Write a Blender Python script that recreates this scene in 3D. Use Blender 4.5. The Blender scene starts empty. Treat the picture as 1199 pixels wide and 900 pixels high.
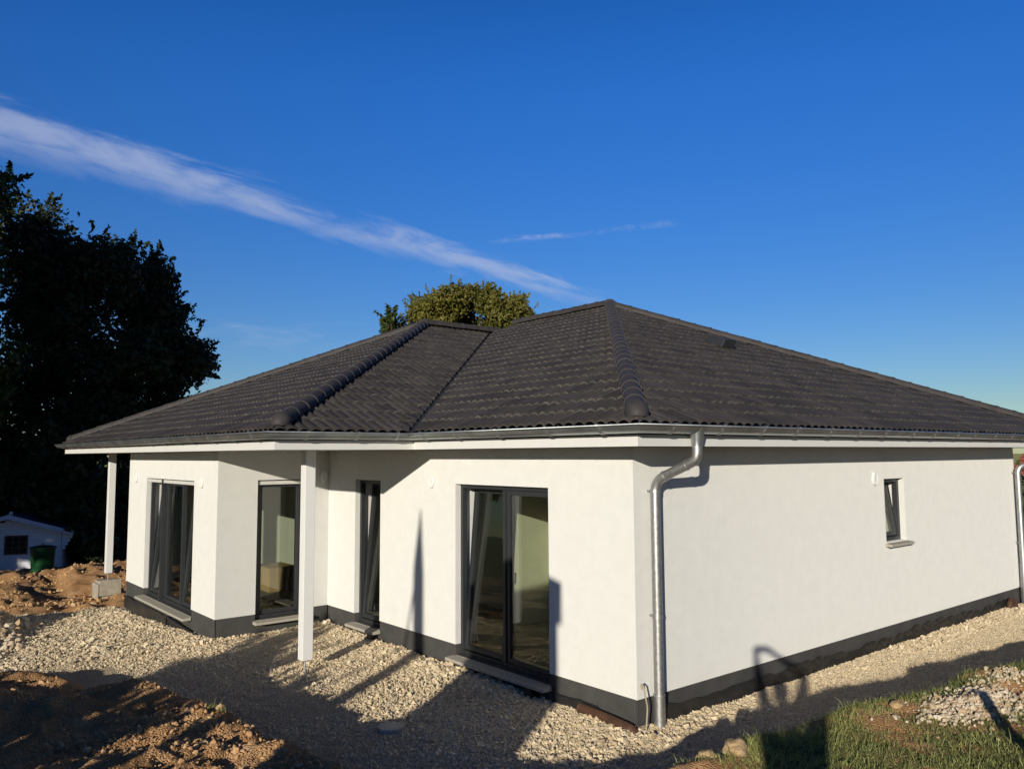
import bpy, bmesh, math, random
import numpy as np
from mathutils import Vector, Matrix, noise as mnoise

random.seed(4)
rng = np.random.default_rng(11)
R = math.radians
sc = bpy.context.scene
col = sc.collection

# ------------------------------------------------------------------ camera, light, exposure
CAM = Vector((5.5225, -6.1309, 2.6838))
right = Vector((0.635248, 0.772288, -0.005641)); up = Vector((0.070459, -0.050680, 0.996226)); view = Vector((-0.769087, 0.633248, 0.086609))
cd = bpy.data.cameras.new('camera'); cam = bpy.data.objects.new('camera', cd); col.objects.link(cam); sc.camera = cam
cm = Matrix((right, up, -view)).transposed().to_4x4(); cm.translation = CAM; cam.matrix_world = cm
cd.sensor_fit = 'HORIZONTAL'; cd.sensor_width = 36; cd.lens = 936.44 / 1199 * 36; cd.clip_start = .02; cd.clip_end = 3000
SUN = Vector((.541, -.811, .222)).normalized()
SUN_EL = math.asin(SUN.z); SUN_AZ = math.atan2(SUN.x, SUN.y)
sd = bpy.data.lights.new('sun', 'SUN'); sun = bpy.data.objects.new('sun', sd); col.objects.link(sun)
sd.energy = 4.8; sd.angle = R(.55); sd.color = (1, .93, .79)
sun.rotation_euler = (-SUN).to_track_quat('-Z', 'Y').to_euler()
W = bpy.data.worlds.new('World'); sc.world = W; W.use_nodes = True
sc.view_settings.view_transform = 'Standard'; sc.view_settings.look = 'None'; sc.view_settings.exposure = 0.0; sc.view_settings.gamma = 1
sc.view_settings.use_curve_mapping = False
SKY_STRENGTH = .085


def sky():
    nt = W.node_tree; N = nt.nodes.new; L = nt.links.new
    bg = nt.nodes['Background']
    s = N('ShaderNodeTexSky'); s.sky_type = 'NISHITA'; s.sun_disc = False; s.sun_elevation = SUN_EL; s.sun_rotation = SUN_AZ
    s.air_density = 1.0; s.dust_density = .08; s.ozone_density = 4.0; s.altitude = 300
    hs = N('ShaderNodeHueSaturation'); hs.inputs['Saturation'].default_value = 1.235; hs.inputs['Value'].default_value = 1.0; hs.inputs['Hue'].default_value = .518
    L(s.outputs[0], hs.inputs['Color'])
    tc = N('ShaderNodeTexCoord')

    def dot(v):
        n = N('ShaderNodeVectorMath'); n.operation = 'DOT_PRODUCT'; L(tc.outputs['Generated'], n.inputs[0]); n.inputs[1].default_value = v; return n.outputs['Value']

    def m(op, a, b=0.0, c=None):
        n = N('ShaderNodeMath'); n.operation = op
        for i, x in enumerate((a, b) if c is None else (a, b, c)):
            if isinstance(x, (int, float)): n.inputs[i].default_value = x
            else: L(x, n.inputs[i])
        return n.outputs[0]

    def sstep(x, a, b):
        n = N('ShaderNodeMapRange'); n.interpolation_type = 'SMOOTHSTEP'; L(x, n.inputs[0]); n.inputs[1].default_value = a; n.inputs[2].default_value = b; return n.outputs[0]

    def streak(a, b, width0, width1, seed, amt, end, fx=5., fy=26., thr=.35):
        """a wisp of ice cloud lying along the arc of the sky from direction a to b"""
        a = Vector(a).normalized(); b = Vector(b).normalized(); n = a.cross(b).normalized(); t = n.cross(a)
        ang = math.acos(a.dot(b))
        al = m('ARCTAN2', dot(t), dot(a)); ac = m('ARCSINE', dot(n))
        cx = N('ShaderNodeCombineXYZ'); L(al, cx.inputs[0]); L(ac, cx.inputs[1]); cx.inputs[2].default_value = seed
        nz = N('ShaderNodeTexNoise'); mp = N('ShaderNodeMapping'); mp.inputs['Scale'].default_value = (fx, fy, 1); mp.inputs['Rotation'].default_value = (0, 0, R(-8))
        L(cx.outputs[0], mp.inputs[0]); L(mp.outputs[0], nz.inputs['Vector']); nz.inputs['Scale'].default_value = 1; nz.inputs['Detail'].default_value = 7; nz.inputs['Roughness'].default_value = .6
        nz.inputs['Distortion'].default_value = .6
        nb = N('ShaderNodeTexNoise'); mb = N('ShaderNodeMapping'); mb.inputs['Scale'].default_value = (22, 70, 1); mb.inputs['Rotation'].default_value = (0, 0, R(20)); L(cx.outputs[0], mb.inputs[0]); L(mb.outputs[0], nb.inputs['Vector'])
        nb.inputs['Scale'].default_value = 1; nb.inputs['Detail'].default_value = 5
        # the wisp's half width narrows along its length and its edge is ragged
        wd = m('MULTIPLY_ADD', al, (width1 - width0) / ang, width0)
        edge = m('DIVIDE', m('ABSOLUTE', m('ADD', ac, m('MULTIPLY', m('SUBTRACT', nz.outputs[0], .5), width0 * 1.9))), wd)
        band = sstep(edge, 1.15, .1)
        dens = m('MULTIPLY', band, sstep(m('ADD', m('MULTIPLY', nz.outputs[0], .75), m('MULTIPLY', nb.outputs[0], .35)), thr, thr + .38))
        ends = m('MULTIPLY', sstep(al, -.25 if end else -.01, .0 if end else .02), sstep(al, ang * 1.09, ang * .92))
        return m('MULTIPLY', m('MULTIPLY', dens, ends), amt)
    # brighter, deeper blue opposite the sun than round it
    aw = N('ShaderNodeMapRange'); aw.interpolation_type = 'SMOOTHSTEP'; L(dot((-SUN.x, -SUN.y, .15)), aw.inputs[0]); aw.inputs[1].default_value = -.1; aw.inputs[2].default_value = .75; aw.inputs[3].default_value = .9; aw.inputs[4].default_value = 1.27
    sv = N('ShaderNodeVectorMath'); sv.operation = 'SCALE'; L(hs.outputs[0], sv.inputs[0]); ez = N('ShaderNodeMapRange'); L(dot((0, 0, 1)), ez.inputs[0]); ez.inputs[1].default_value = .02; ez.inputs[2].default_value = .42; ez.inputs[3].default_value = .72; ez.inputs[4].default_value = 1.36
    zn = N('ShaderNodeMapRange'); zn.interpolation_type = 'SMOOTHSTEP'; L(dot((0, 0, 1)), zn.inputs[0]); zn.inputs[1].default_value = .45; zn.inputs[2].default_value = .8; zn.inputs[3].default_value = 1.; zn.inputs[4].default_value = .25
    L(m('MULTIPLY', m('MULTIPLY', aw.outputs[0], ez.outputs[0]), zn.outputs[0]), sv.inputs['Scale'])
    wisps = [streak((-.937, .100, .334), (-.693, .695, .193), .029, .013, 2.3, .54, True, 8., 42., .29),
             streak((-.759, .596, .262), (-.690, .668, .266), .0055, .004, 7.1, .6, False, 45, 120, .42),
             streak((-.690, .668, .266), (-.598, .753, .276), .004, .006, 3.9, .42, False, 40, 120, .46),
             streak((-.960, .250, .133), (-.85, .52, .140), .03, .022, 5.5, .28, False, 9, 60, .48)]
    tot = wisps[0]
    for x in wisps[1:]: tot = m('MAXIMUM', tot, x)
    mix = N('ShaderNodeMix'); mix.data_type = 'RGBA'; L(tot, mix.inputs['Factor']); L(sv.outputs[0], mix.inputs['A'])
    mix.inputs['B'].default_value = (5.6, 6.3, 8.2, 1)
    L(mix.outputs['Result'], bg.inputs['Color']); bg.inputs['Strength'].default_value = SKY_STRENGTH


sky()


# ------------------------------------------------------------------ materials
def mat(name, base, rough=.8, metal=0., var=.12, vscale=6., bump=0., bscale=120., spec=.5, detail=4., coat=0., stretch=None, base2=None, bdist=.01, drough=0.):
    m = bpy.data.materials.new(name); m.use_nodes = True; nt = m.node_tree; N = nt.nodes.new; L = nt.links.new
    b = nt.nodes['Principled BSDF']; b.inputs['Roughness'].default_value = rough; b.inputs['Metallic'].default_value = metal
    b.inputs['Specular IOR Level'].default_value = spec; b.inputs['Coat Weight'].default_value = coat; b.inputs['Diffuse Roughness'].default_value = drough
    tc = N('ShaderNodeTexCoord'); src = tc.outputs['Object']
    if stretch:
        mp = N('ShaderNodeMapping'); mp.inputs['Scale'].default_value = stretch; L(src, mp.inputs[0]); src = mp.outputs[0]
    n = N('ShaderNodeTexNoise'); n.inputs['Scale'].default_value = vscale; n.inputs['Detail'].default_value = detail; n.inputs['Roughness'].default_value = .6; L(src, n.inputs['Vector'])
    cr = N('ShaderNodeValToRGB'); c = base; d = base2 or tuple(x * (1 - 2 * var) for x in c)
    cr.color_ramp.elements[0].position = .3; cr.color_ramp.elements[1].position = .7
    cr.color_ramp.elements[0].color = (*d, 1); cr.color_ramp.elements[1].color = (*(c if base2 else tuple(min(1, x * (1 + var * .6)) for x in c)), 1)
    L(n.outputs[0], cr.inputs[0]); L(cr.outputs[0], b.inputs['Base Color'])
    rr = N('ShaderNodeMapRange'); L(n.outputs[0], rr.inputs[0]); rr.inputs[3].default_value = max(0, rough - .07); rr.inputs[4].default_value = min(1, rough + .07); L(rr.outputs[0], b.inputs['Roughness'])
    if bump:
        bn = N('ShaderNodeTexNoise'); bn.inputs['Scale'].default_value = bscale; bn.inputs['Detail'].default_value = 3; L(tc.outputs['Object'], bn.inputs['Vector'])
        bp = N('ShaderNodeBump'); bp.inputs['Strength'].default_value = bump; bp.inputs['Distance'].default_value = bdist; L(bn.outputs[0], bp.inputs['Height']); L(bp.outputs[0], b.inputs['Normal'])
    return m


def glass_mat(name, tint=(.84, .90, .82), gloss=1.0):
    m = bpy.data.materials.new(name); m.use_nodes = True; nt = m.node_tree; N = nt.nodes.new; L = nt.links.new
    nt.nodes.remove(nt.nodes['Principled BSDF']); out = nt.nodes['Material Output']
    t = N('ShaderNodeBsdfTransparent'); t.inputs[0].default_value = (*tint, 1); g = N('ShaderNodeBsdfGlossy'); g.inputs['Roughness'].default_value = .012
    ge = N('ShaderNodeNewGeometry'); dp = N('ShaderNodeVectorMath'); dp.operation = 'DOT_PRODUCT'; L(ge.outputs['Normal'], dp.inputs[0]); L(ge.outputs['Incoming'], dp.inputs[1])
    ab = N('ShaderNodeMath'); ab.operation = 'ABSOLUTE'; L(dp.outputs['Value'], ab.inputs[0]); om = N('ShaderNodeMath'); om.operation = 'SUBTRACT'; om.inputs[0].default_value = 1; L(ab.outputs[0], om.inputs[1])
    pw = N('ShaderNodeMath'); pw.operation = 'POWER'; L(om.outputs[0], pw.inputs[0]); pw.inputs[1].default_value = 5; f = N('ShaderNodeMath'); f.operation = 'MULTIPLY_ADD'; L(pw.outputs[0], f.inputs[0]); f.inputs[1].default_value = .90; f.inputs[2].default_value = .10
    nz = N('ShaderNodeTexNoise'); nz.inputs['Scale'].default_value = 1.4; tc = N('ShaderNodeTexCoord'); L(tc.outputs['Object'], nz.inputs['Vector'])
    bp = N('ShaderNodeBump'); bp.inputs['Strength'].default_value = .03; bp.inputs['Distance'].default_value = .05; L(nz.outputs[0], bp.inputs['Height']); L(bp.outputs[0], g.inputs['Normal'])
    mx = N('ShaderNodeMixShader'); L(f.outputs[0], mx.inputs[0]); L(t.outputs[0], mx.inputs[1]); L(g.outputs[0], mx.inputs[2]); L(mx.outputs[0], out.inputs['Surface'])
    return m


def leaf_mat(name, a, b, rough=.55, trans=.25):
    m = bpy.data.materials.new(name); m.use_nodes = True; nt = m.node_tree; N = nt.nodes.new; L = nt.links.new
    p = nt.nodes['Principled BSDF']; p.inputs['Roughness'].default_value = rough; p.inputs['Specular IOR Level'].default_value = .3
    g = N('ShaderNodeNewGeometry'); tc = N('ShaderNodeTexCoord')
    n = N('ShaderNodeTexNoise'); n.inputs['Scale'].default_value = .7; L(tc.outputs['Object'], n.inputs['Vector'])
    ad = N('ShaderNodeMath'); ad.operation = 'MULTIPLY_ADD'; L(g.outputs['Random Per Island'], ad.inputs[0]); ad.inputs[1].default_value = .55; L(n.outputs[0], ad.inputs[2])
    cr = N('ShaderNodeValToRGB'); cr.color_ramp.elements[0].position = .35; cr.color_ramp.elements[1].position = 1.0; cr.color_ramp.elements[0].color = (*a, 1); cr.color_ramp.elements[1].color = (*b, 1)
    L(ad.outputs[0], cr.inputs[0]); L(cr.outputs[0], p.inputs['Base Color'])
    if trans:
        t = N('ShaderNodeBsdfTranslucent'); L(cr.outputs[0], t.inputs[0]); mx = N('ShaderNodeMixShader'); mx.inputs[0].default_value = trans
        out = nt.nodes['Material Output']; L(p.outputs[0], mx.inputs[1]); L(t.outputs[0], mx.inputs[2]); L(mx.outputs[0], out.inputs['Surface'])
    return m


def random_mat(name, cols, rough=.85, bump=.4, bscale=60):
    """each loose piece takes its own tone"""
    m = bpy.data.materials.new(name); m.use_nodes = True; nt = m.node_tree; N = nt.nodes.new; L = nt.links.new
    p = nt.nodes['Principled BSDF']; p.inputs['Roughness'].default_value = rough; p.inputs['Specular IOR Level'].default_value = .25
    g = N('ShaderNodeNewGeometry'); cr = N('ShaderNodeValToRGB')
    while len(cr.color_ramp.elements) < len(cols): cr.color_ramp.elements.new(.5)
    for i, c in enumerate(cols): cr.color_ramp.elements[i].position = i / (len(cols) - 1); cr.color_ramp.elements[i].color = (*c, 1)
    L(g.outputs['Random Per Island'], cr.inputs[0]); L(cr.outputs[0], p.inputs['Base Color'])
    if bump:
        tc = N('ShaderNodeTexCoord'); bn = N('ShaderNodeTexNoise'); bn.inputs['Scale'].default_value = bscale; L(tc.outputs['Object'], bn.inputs['Vector'])
        bp = N('ShaderNodeBump'); bp.inputs['Strength'].default_value = bump; bp.inputs['Distance'].default_value = .006; L(bn.outputs[0], bp.inputs['Height']); L(bp.outputs[0], p.inputs['Normal'])
    return m


def tile_mat():
    m = mat('roof_tile', (.056, .048, .043), .6, var=.12, bump=.1, bscale=300, bdist=.002, spec=.3); nt = m.node_tree; N = nt.nodes.new; L = nt.links.new
    p = nt.nodes['Principled BSDF']; src = p.inputs['Base Color'].links[0].from_socket
    uv = N('ShaderNodeUVMap'); fl = N('ShaderNodeVectorMath'); fl.operation = 'FLOOR'; L(uv.outputs[0], fl.inputs[0])
    wn = N('ShaderNodeTexWhiteNoise'); wn.noise_dimensions = '2D'; L(fl.outputs[0], wn.inputs['Vector'])
    mr = N('ShaderNodeMapRange'); L(wn.outputs['Value'], mr.inputs[0]); mr.inputs[3].default_value = .74; mr.inputs[4].default_value = 1.24
    vm = N('ShaderNodeVectorMath'); vm.operation = 'SCALE'; L(src, vm.inputs[0]); L(mr.outputs[0], vm.inputs['Scale']); L(vm.outputs[0], p.inputs['Base Color'])
    # a few dusty spots
    tc = N('ShaderNodeTexCoord'); vo = N('ShaderNodeTexNoise'); vo.inputs['Scale'].default_value = 23; vo.inputs['Detail'].default_value = 2; L(tc.outputs['Object'], vo.inputs['Vector'])
    st = N('ShaderNodeMapRange'); L(vo.outputs[0], st.inputs[0]); st.inputs[1].default_value = .76; st.inputs[2].default_value = .84; st.inputs[4].default_value = .35
    mx = N('ShaderNodeMix'); mx.data_type = 'RGBA'; L(st.outputs[0], mx.inputs['Factor']); L(vm.outputs[0], mx.inputs['A']); mx.inputs['B'].default_value = (.22, .19, .16, 1); L(mx.outputs['Result'], p.inputs['Base Color'])
    return m


def ground_mat():
    m = bpy.data.materials.new('ground'); m.use_nodes = True; nt = m.node_tree; N = nt.nodes.new; L = nt.links.new
    p = nt.nodes['Principled BSDF']; p.inputs['Roughness'].default_value = .95; p.inputs['Specular IOR Level'].default_value = .15; p.inputs['Diffuse Roughness'].default_value = 1
    at = N('ShaderNodeAttribute'); at.attribute_name = 'zone'; sp = N('ShaderNodeSeparateColor'); L(at.outputs['Color'], sp.inputs[0])
    tc = N('ShaderNodeTexCoord')

    def noise(s, d=5, r=.6):
        n = N('ShaderNodeTexNoise'); n.inputs['Scale'].default_value = s; n.inputs['Detail'].default_value = d; n.inputs['Roughness'].default_value = r; L(tc.outputs['Object'], n.inputs['Vector']); return n.outputs[0]

    def ramp(v, stops):
        c = N('ShaderNodeValToRGB')
        while len(c.color_ramp.elements) < len(stops): c.color_ramp.elements.new(.5)
        for i, (q, k) in enumerate(stops): c.color_ramp.elements[i].position = q; c.color_ramp.elements[i].color = (*k, 1)
        L(v, c.inputs[0]); return c.outputs[0]
    vo = N('ShaderNodeTexVoronoi'); vo.inputs['Scale'].default_value = 55; L(tc.outputs['Object'], vo.inputs['Vector'])
    bw = N('ShaderNodeRGBToBW'); L(vo.outputs['Color'], bw.inputs[0])
    grav = ramp(bw.outputs[0], [(.15, (.46, .36, .235)), (.5, (.60, .485, .33)), (.85, (.70, .59, .42))])
    g2 = N('ShaderNodeMix'); g2.data_type = 'RGBA'; L(ramp(noise(.9), [(.35, (0, 0, 0)), (.75, (.6, .6, .6))]), g2.inputs['Factor']); L(grav, g2.inputs['A']); g2.inputs['B'].default_value = (.34, .27, .19, 1)
    soil = ramp(noise(2.3, 8, .7), [(.3, (.31, .165, .07)), (.5, (.46, .26, .12)), (.62, (.54, .33, .165)), (.75, (.60, .44, .26))])
    turf = ramp(noise(14, 5), [(.3, (.07, .085, .025)), (.7, (.22, .20, .08))])

    def mixc(f, a, b):
        x = N('ShaderNodeMix'); x.data_type = 'RGBA'; L(f, x.inputs['Factor']); L(a, x.inputs['A']); L(b, x.inputs['B']); return x.outputs['Result']

    def sharpen(v):
        ad = N('ShaderNodeMath'); ad.operation = 'MULTIPLY_ADD'; L(noise(9, 6), ad.inputs[0]); ad.inputs[1].default_value = .7; L(v, ad.inputs[2])
        r = N('ShaderNodeMapRange'); r.interpolation_type = 'SMOOTHSTEP'; L(ad.outputs[0], r.inputs[0]); r.inputs[1].default_value = .72; r.inputs[2].default_value = 1.0; return r.outputs[0]
    c = mixc(sharpen(sp.outputs[0]), g2.outputs['Result'], soil); c = mixc(sharpen(sp.outputs[2]), c, turf)
    L(c, p.inputs['Base Color'])
    h = N('ShaderNodeMath'); h.operation = 'MULTIPLY_ADD'; L(vo.outputs['Distance'], h.inputs[0]); h.inputs[1].default_value = -1.2; L(noise(40, 6, .65), h.inputs[2])
    bp = N('ShaderNodeBump'); bp.inputs['Strength'].default_value = .9; bp.inputs['Distance'].default_value = .025; L(h.outputs[0], bp.inputs['Height']); L(bp.outputs[0], p.inputs['Normal'])
    return m


def trunk_mat(): return mat('bark', (.09, .065, .045), .9, var=.3, vscale=9, bump=.8, bscale=25, stretch=(1, 1, .2))


M = dict(
    render=mat('white_render', (.715, .708, .675), .9, var=.024, vscale=5.5, bump=1., bscale=150, bdist=.010, detail=10, spec=.2, drough=.4),
    plinth=mat('plinth_coat', (.068, .066, .063), .75, var=.12, vscale=4, bump=.3, bscale=200, bdist=.003, spec=.3),
    paint=mat('white_paint', (.74, .735, .715), .5, var=.012, vscale=5),
    fascia=mat('white_board', (.70, .69, .665), .5, var=.015, vscale=3),
    tile=tile_mat(), tile_edge=mat('tile_edge', (.085, .076, .068), .85, var=.4, vscale=9),
    cap=mat('cap_tile', (.055, .049, .048), .66, var=.16, vscale=5, bump=.2, bscale=400, bdist=.002, spec=.3),
    zinc=mat('zinc', (.44, .47, .47), .38, metal=.85, var=.16, vscale=3.5, detail=7, bump=.06, bscale=30),
    steel=mat('galvanised', (.52, .52, .51), .46, metal=.9, var=.12, vscale=30),
    anth=mat('anthracite', (.030, .032, .036), .36, var=.06, vscale=8),
    gasket=mat('gasket', (.012, .012, .012), .6),
    bar=mat('aluminium_bar', (.62, .61, .57), .45, var=.04),
    glass=glass_mat('window_glass', (.865, .895, .83)),
    stone=mat('sill_stone', (.42, .385, .315), .8, var=.14, vscale=45, bump=.2, bscale=220, bdist=.002),
    plaster=mat('plaster', (.66, .64, .54), .95, var=.04, vscale=3, bump=.15, bscale=60),
    screed=mat('screed', (.20, .185, .155), .9, var=.14, vscale=3),
    card=mat('cardboard', (.42, .26, .12), .85, var=.08, vscale=4),
    black=mat('black_plastic', (.024, .024, .025), .38),
    brownp=mat('brown_pipe', (.085, .040, .022), .6, var=.2),
    conc=mat('concrete', (.40, .35, .27), .9, var=.16, vscale=9, bump=.35, bscale=60),
    wood=mat('weathered_wood', (.25, .175, .10), .8, var=.2, vscale=6, stretch=(1, 1, .1)),
    cabin=mat('cabin_paint', (.78, .79, .84), .7, var=.06, vscale=4, stretch=(1, 1, 6)),
    trim=mat('cabin_trim', (.58, .60, .80), .6, var=.06),
    felt=mat('roof_felt', (.10, .10, .13), .9, var=.2),
    green=mat('green_plastic', (.014, .075, .026), .38, var=.12),
    redtile=mat('red_clay', (.30, .075, .04), .8, var=.2, vscale=12),
    brick=mat('dull_wall', (.10, .085, .07), .9, var=.2),
    bark=trunk_mat(),
    darkleaf=leaf_mat('dark_leaves', (.016, .020, .009), (.055, .070, .024), trans=.15),
    brightleaf=leaf_mat('green_leaves', (.022, .036, .010), (.085, .11, .025), trans=.2),
    autumnleaf=leaf_mat('autumn_leaves', (.05, .070, .014), (.19, .165, .03), trans=.2),
    needle=leaf_mat('needles', (.012, .025, .010), (.035, .06, .022), trans=.1),
    grass=leaf_mat('grass_blades', (.075, .12, .022), (.34, .35, .12), trans=.3),
    gravel=random_mat('limestone_gravel', [(.41, .315, .19), (.60, .48, .315), (.70, .575, .39), (.52, .415, .27), (.75, .65, .47)]),
    clod=random_mat('soil_clods', [(.38, .205, .09), (.50, .305, .15), (.44, .255, .12), (.57, .395, .22)], bscale=30, bump=.8),
    rock=random_mat('pale_rocks', [(.40, .29, .17), (.54, .44, .31), (.62, .53, .40), (.42, .27, .14), (.68, .60, .47)], bscale=20, bump=.6),
    ground=ground_mat(),
)


# ------------------------------------------------------------------ helpers
class MB:
    """collects shapes; build() links them as ONE mesh object"""
    def __init__(s): s.v = []; s.f = []; s.uv = None

    def add(s, vs, fs):
        o = len(s.v); s.v += [tuple(v) for v in vs]; s.f += [tuple(i + o for i in f) for f in fs]; return s

    def box(s, a, b, T=None):
        x0, y0, z0 = a; x1, y1, z1 = b
        vs = [Vector(p) for p in ((x0, y0, z0), (x1, y0, z0), (x1, y1, z0), (x0, y1, z0), (x0, y0, z1), (x1, y0, z1), (x1, y1, z1), (x0, y1, z1))]
        if T is not None: vs = [T @ v for v in vs]
        return s.add(vs, [(0, 3, 2, 1), (4, 5, 6, 7), (0, 1, 5, 4), (1, 2, 6, 5), (2, 3, 7, 6), (3, 0, 4, 7)])

    def prism(s, poly, z0, z1):
        n = len(poly); vs = [(x, y, z0) for x, y in poly] + [(x, y, z1) for x, y in poly]
        return s.add(vs, [tuple(range(n))[::-1], tuple(range(n, 2 * n))] + [(i, (i + 1) % n, n + (i + 1) % n, n + i) for i in range(n)])

    def tube(s, path, r, n=12, cap=True, squash=1.0):
        path = [Vector(p) for p in path]; rs = r if isinstance(r, (list, tuple)) else [r] * len(path); rings = []
        ref = None
        for i, p in enumerate(path):
            a = path[max(0, i - 1)]; b = path[min(len(path) - 1, i + 1)]; t = (b - a).normalized()
            if ref is None: ref = t.orthogonal().normalized()
            ref = (ref - t * ref.dot(t)).normalized(); o = t.cross(ref)
            rings.append([p + (ref * math.cos(2 * math.pi * k / n) + o * math.sin(2 * math.pi * k / n) * squash) * rs[i] for k in range(n)])
        vs = [v for q in rings for v in q]; fs = []
        for i in range(len(path) - 1):
            for k in range(n): fs.append((i * n + k, i * n + (k + 1) % n, (i + 1) * n + (k + 1) % n, (i + 1) * n + k))
        if cap: fs += [tuple(range(n))[::-1], tuple(range((len(path) - 1) * n, len(path) * n))]
        return s.add(vs, fs)

    def build(s, name, m, parent=None, smooth=False, bevel=0., angle=35):
        me = bpy.data.meshes.new(name); o = bpy.data.objects.new(name, me); col.objects.link(o)
        off = Vector((0, 0, 0))
        if parent is not None: o.parent = parent; off = base_of(parent)
        me.from_pydata([tuple(Vector(v) - off) for v in s.v], [], s.f); me.materials.append(m); me.validate()
        bm = bmesh.new(); bm.from_mesh(me); bmesh.ops.recalc_face_normals(bm, faces=bm.faces)
        if bevel: bmesh.ops.bevel(bm, geom=[e for e in bm.edges if e.is_manifold and e.calc_face_angle(0) > R(50)], offset=bevel, segments=2, affect='EDGES', profile=.5)
        if smooth:
            for f in bm.faces: f.smooth = True
            for e in bm.edges: e.smooth = e.calc_face_angle(0) < R(angle) if len(e.link_faces) == 2 else True
        bm.to_mesh(me); bm.free()
        return o


def base_of(o):
    p = Vector((0, 0, 0))
    while o is not None: p += o.location; o = o.parent
    return p


def tag(o, label=None, cat=None, group=None, kind=None):
    for k, v in (('label', label), ('category', cat), ('group', group), ('kind', kind)):
        if v: o[k] = v
    return o


def empty(name, loc, label, cat, group=None):
    o = bpy.data.objects.new(name, None); col.objects.link(o); o.location = loc; o.empty_display_size = .2
    return tag(o, label, cat, group)


def offset_poly(poly, d, closed=True):
    """CCW polygon moved outwards by d"""
    out = []; n = len(poly)
    for i in range(n):
        a, b, c = Vector(poly[i - 1]), Vector(poly[i]), Vector(poly[(i + 1) % n])
        n1 = Vector(((b - a).y, -(b - a).x)).normalized(); n2 = Vector(((c - b).y, -(c - b).x)).normalized()
        k = (n1 + n2) / (1 + n1.dot(n2)); out.append(tuple(b + k * d))
    return out


def np_mesh(name, verts, faces_flat, nper, m, smooth=False):
    me = bpy.data.meshes.new(name); nf = len(faces_flat) // nper
    me.vertices.add(len(verts)); me.vertices.foreach_set('co', np.asarray(verts, np.float32).ravel())
    me.loops.add(len(faces_flat)); me.loops.foreach_set('vertex_index', np.asarray(faces_flat, np.int32))
    me.polygons.add(nf); me.polygons.foreach_set('loop_start', np.arange(0, nf * nper, nper, dtype=np.int32))
    me.polygons.foreach_set('use_smooth', np.full(nf, smooth)); me.materials.append(m)
    me.update(calc_edges=True); me.validate()
    o = bpy.data.objects.new(name, me); col.objects.link(o); return o


# ------------------------------------------------------------------ terrain
def vnoise(x, y, s, seed=0):
    x = x * s; y = y * s; xi = np.floor(x).astype(np.int64); yi = np.floor(y).astype(np.int64); fx = x - xi; fy = y - yi

    def h(a, b):
        n = (a * 374761393 + b * 668265263 + seed * 1442695) & 0xffffffff; n = ((n ^ (n >> 13)) * 1274126177) & 0xffffffff; return ((n ^ (n >> 16)) & 0xffff) / 65535.
    u = fx * fx * (3 - 2 * fx); v = fy * fy * (3 - 2 * fy)
    return (h(xi, yi) * (1 - u) + h(xi + 1, yi) * u) * (1 - v) + (h(xi, yi + 1) * (1 - u) + h(xi + 1, yi + 1) * u) * v - .5


def fbm(x, y, s, o=5, g=.5, seed=0):
    t = 0; a = 1.
    for i in range(o): t = t + a * vnoise(x + i * 13.7, y - i * 7.3, s * 2 ** i, seed + i); a *= g
    return t


def sst(x, a, b):
    t = np.clip((x - a) / (b - a), 0, 1); return t * t * (3 - 2 * t)


LIP = np.array([(-14, -6.6, -.35), (-9.5, -5.6, -.18), (-7.2, -4.95, .02), (-5.6, -4.3, .12), (-4.2, -3.95, .28), (-2.9, -3.6, .38), (-1.6, -3.38, .43), (-.5, -3.32, .46), (.6, -3.3, .5), (1.5, -3.15, .56),
                (1.95, -2.4, .60), (1.95, -1.5, .62), (1.9, -.6, .60), (2.0, .3, .60), (2.2, 1.2, .58), (2.25, 2.1, .60), (2.55, 3.2, .68), (2.9, 5, .7), (3.2, 9, .7), (3.4, 40, .6)])
BANK = np.array([(5.5, -6.1, .66), (3.5, -5, .62), (7, -2, .8), (6, 2, .85), (8, 8, .9), (12, -6, .9), (0, -5.3, .47), (-2.3, -5.0, .40), (-4.5, -6, .45), (-2, -8, .6), (2, -8, .7), (-6, -9, .4), (-10, -9, .0), (-16, -10, -.3), (3, -14, .9), (12, -16, 1.2), (-8, -16, .4), (-30, -20, -.6), (20, 20, 1.0), (30, -30, 1.5)])


def lipd(x, y):
    best = np.full(x.shape, 1e9); sg = np.ones(x.shape); hh = np.zeros(x.shape)
    for i in range(len(LIP) - 1):
        a = LIP[i]; b = LIP[i + 1]; dx, dy = b[0] - a[0], b[1] - a[1]; t = np.clip(((x - a[0]) * dx + (y - a[1]) * dy) / (dx * dx + dy * dy), 0, 1)
        px, py = a[0] + t * dx, a[1] + t * dy; d = np.hypot(x - px, y - py); k = d < best
        best = np.where(k, d, best); sg = np.where(k, np.where(dx * (y - a[1]) - dy * (x - a[0]) < 0, 1, -1), sg); hh = np.where(k, a[2] + t * (b[2] - a[2]), hh)
    return best * sg, hh


def zbase(x, y):
    z = -.38 * np.clip((-x - 6.2) / 5.8, 0, 1) - .16 * np.clip((-x - 12) / 6, 0, 1)
    rim = 20.3 + .35 * (y + 2)  # the field ends and drops towards the cabin
    z = z - .55 * sst(-x, rim, rim + 3.5) - .9 * sst(-x, 26, 45) - .9 * sst(y, 12, 26) * sst(x, -12, -8)
    return z


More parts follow.
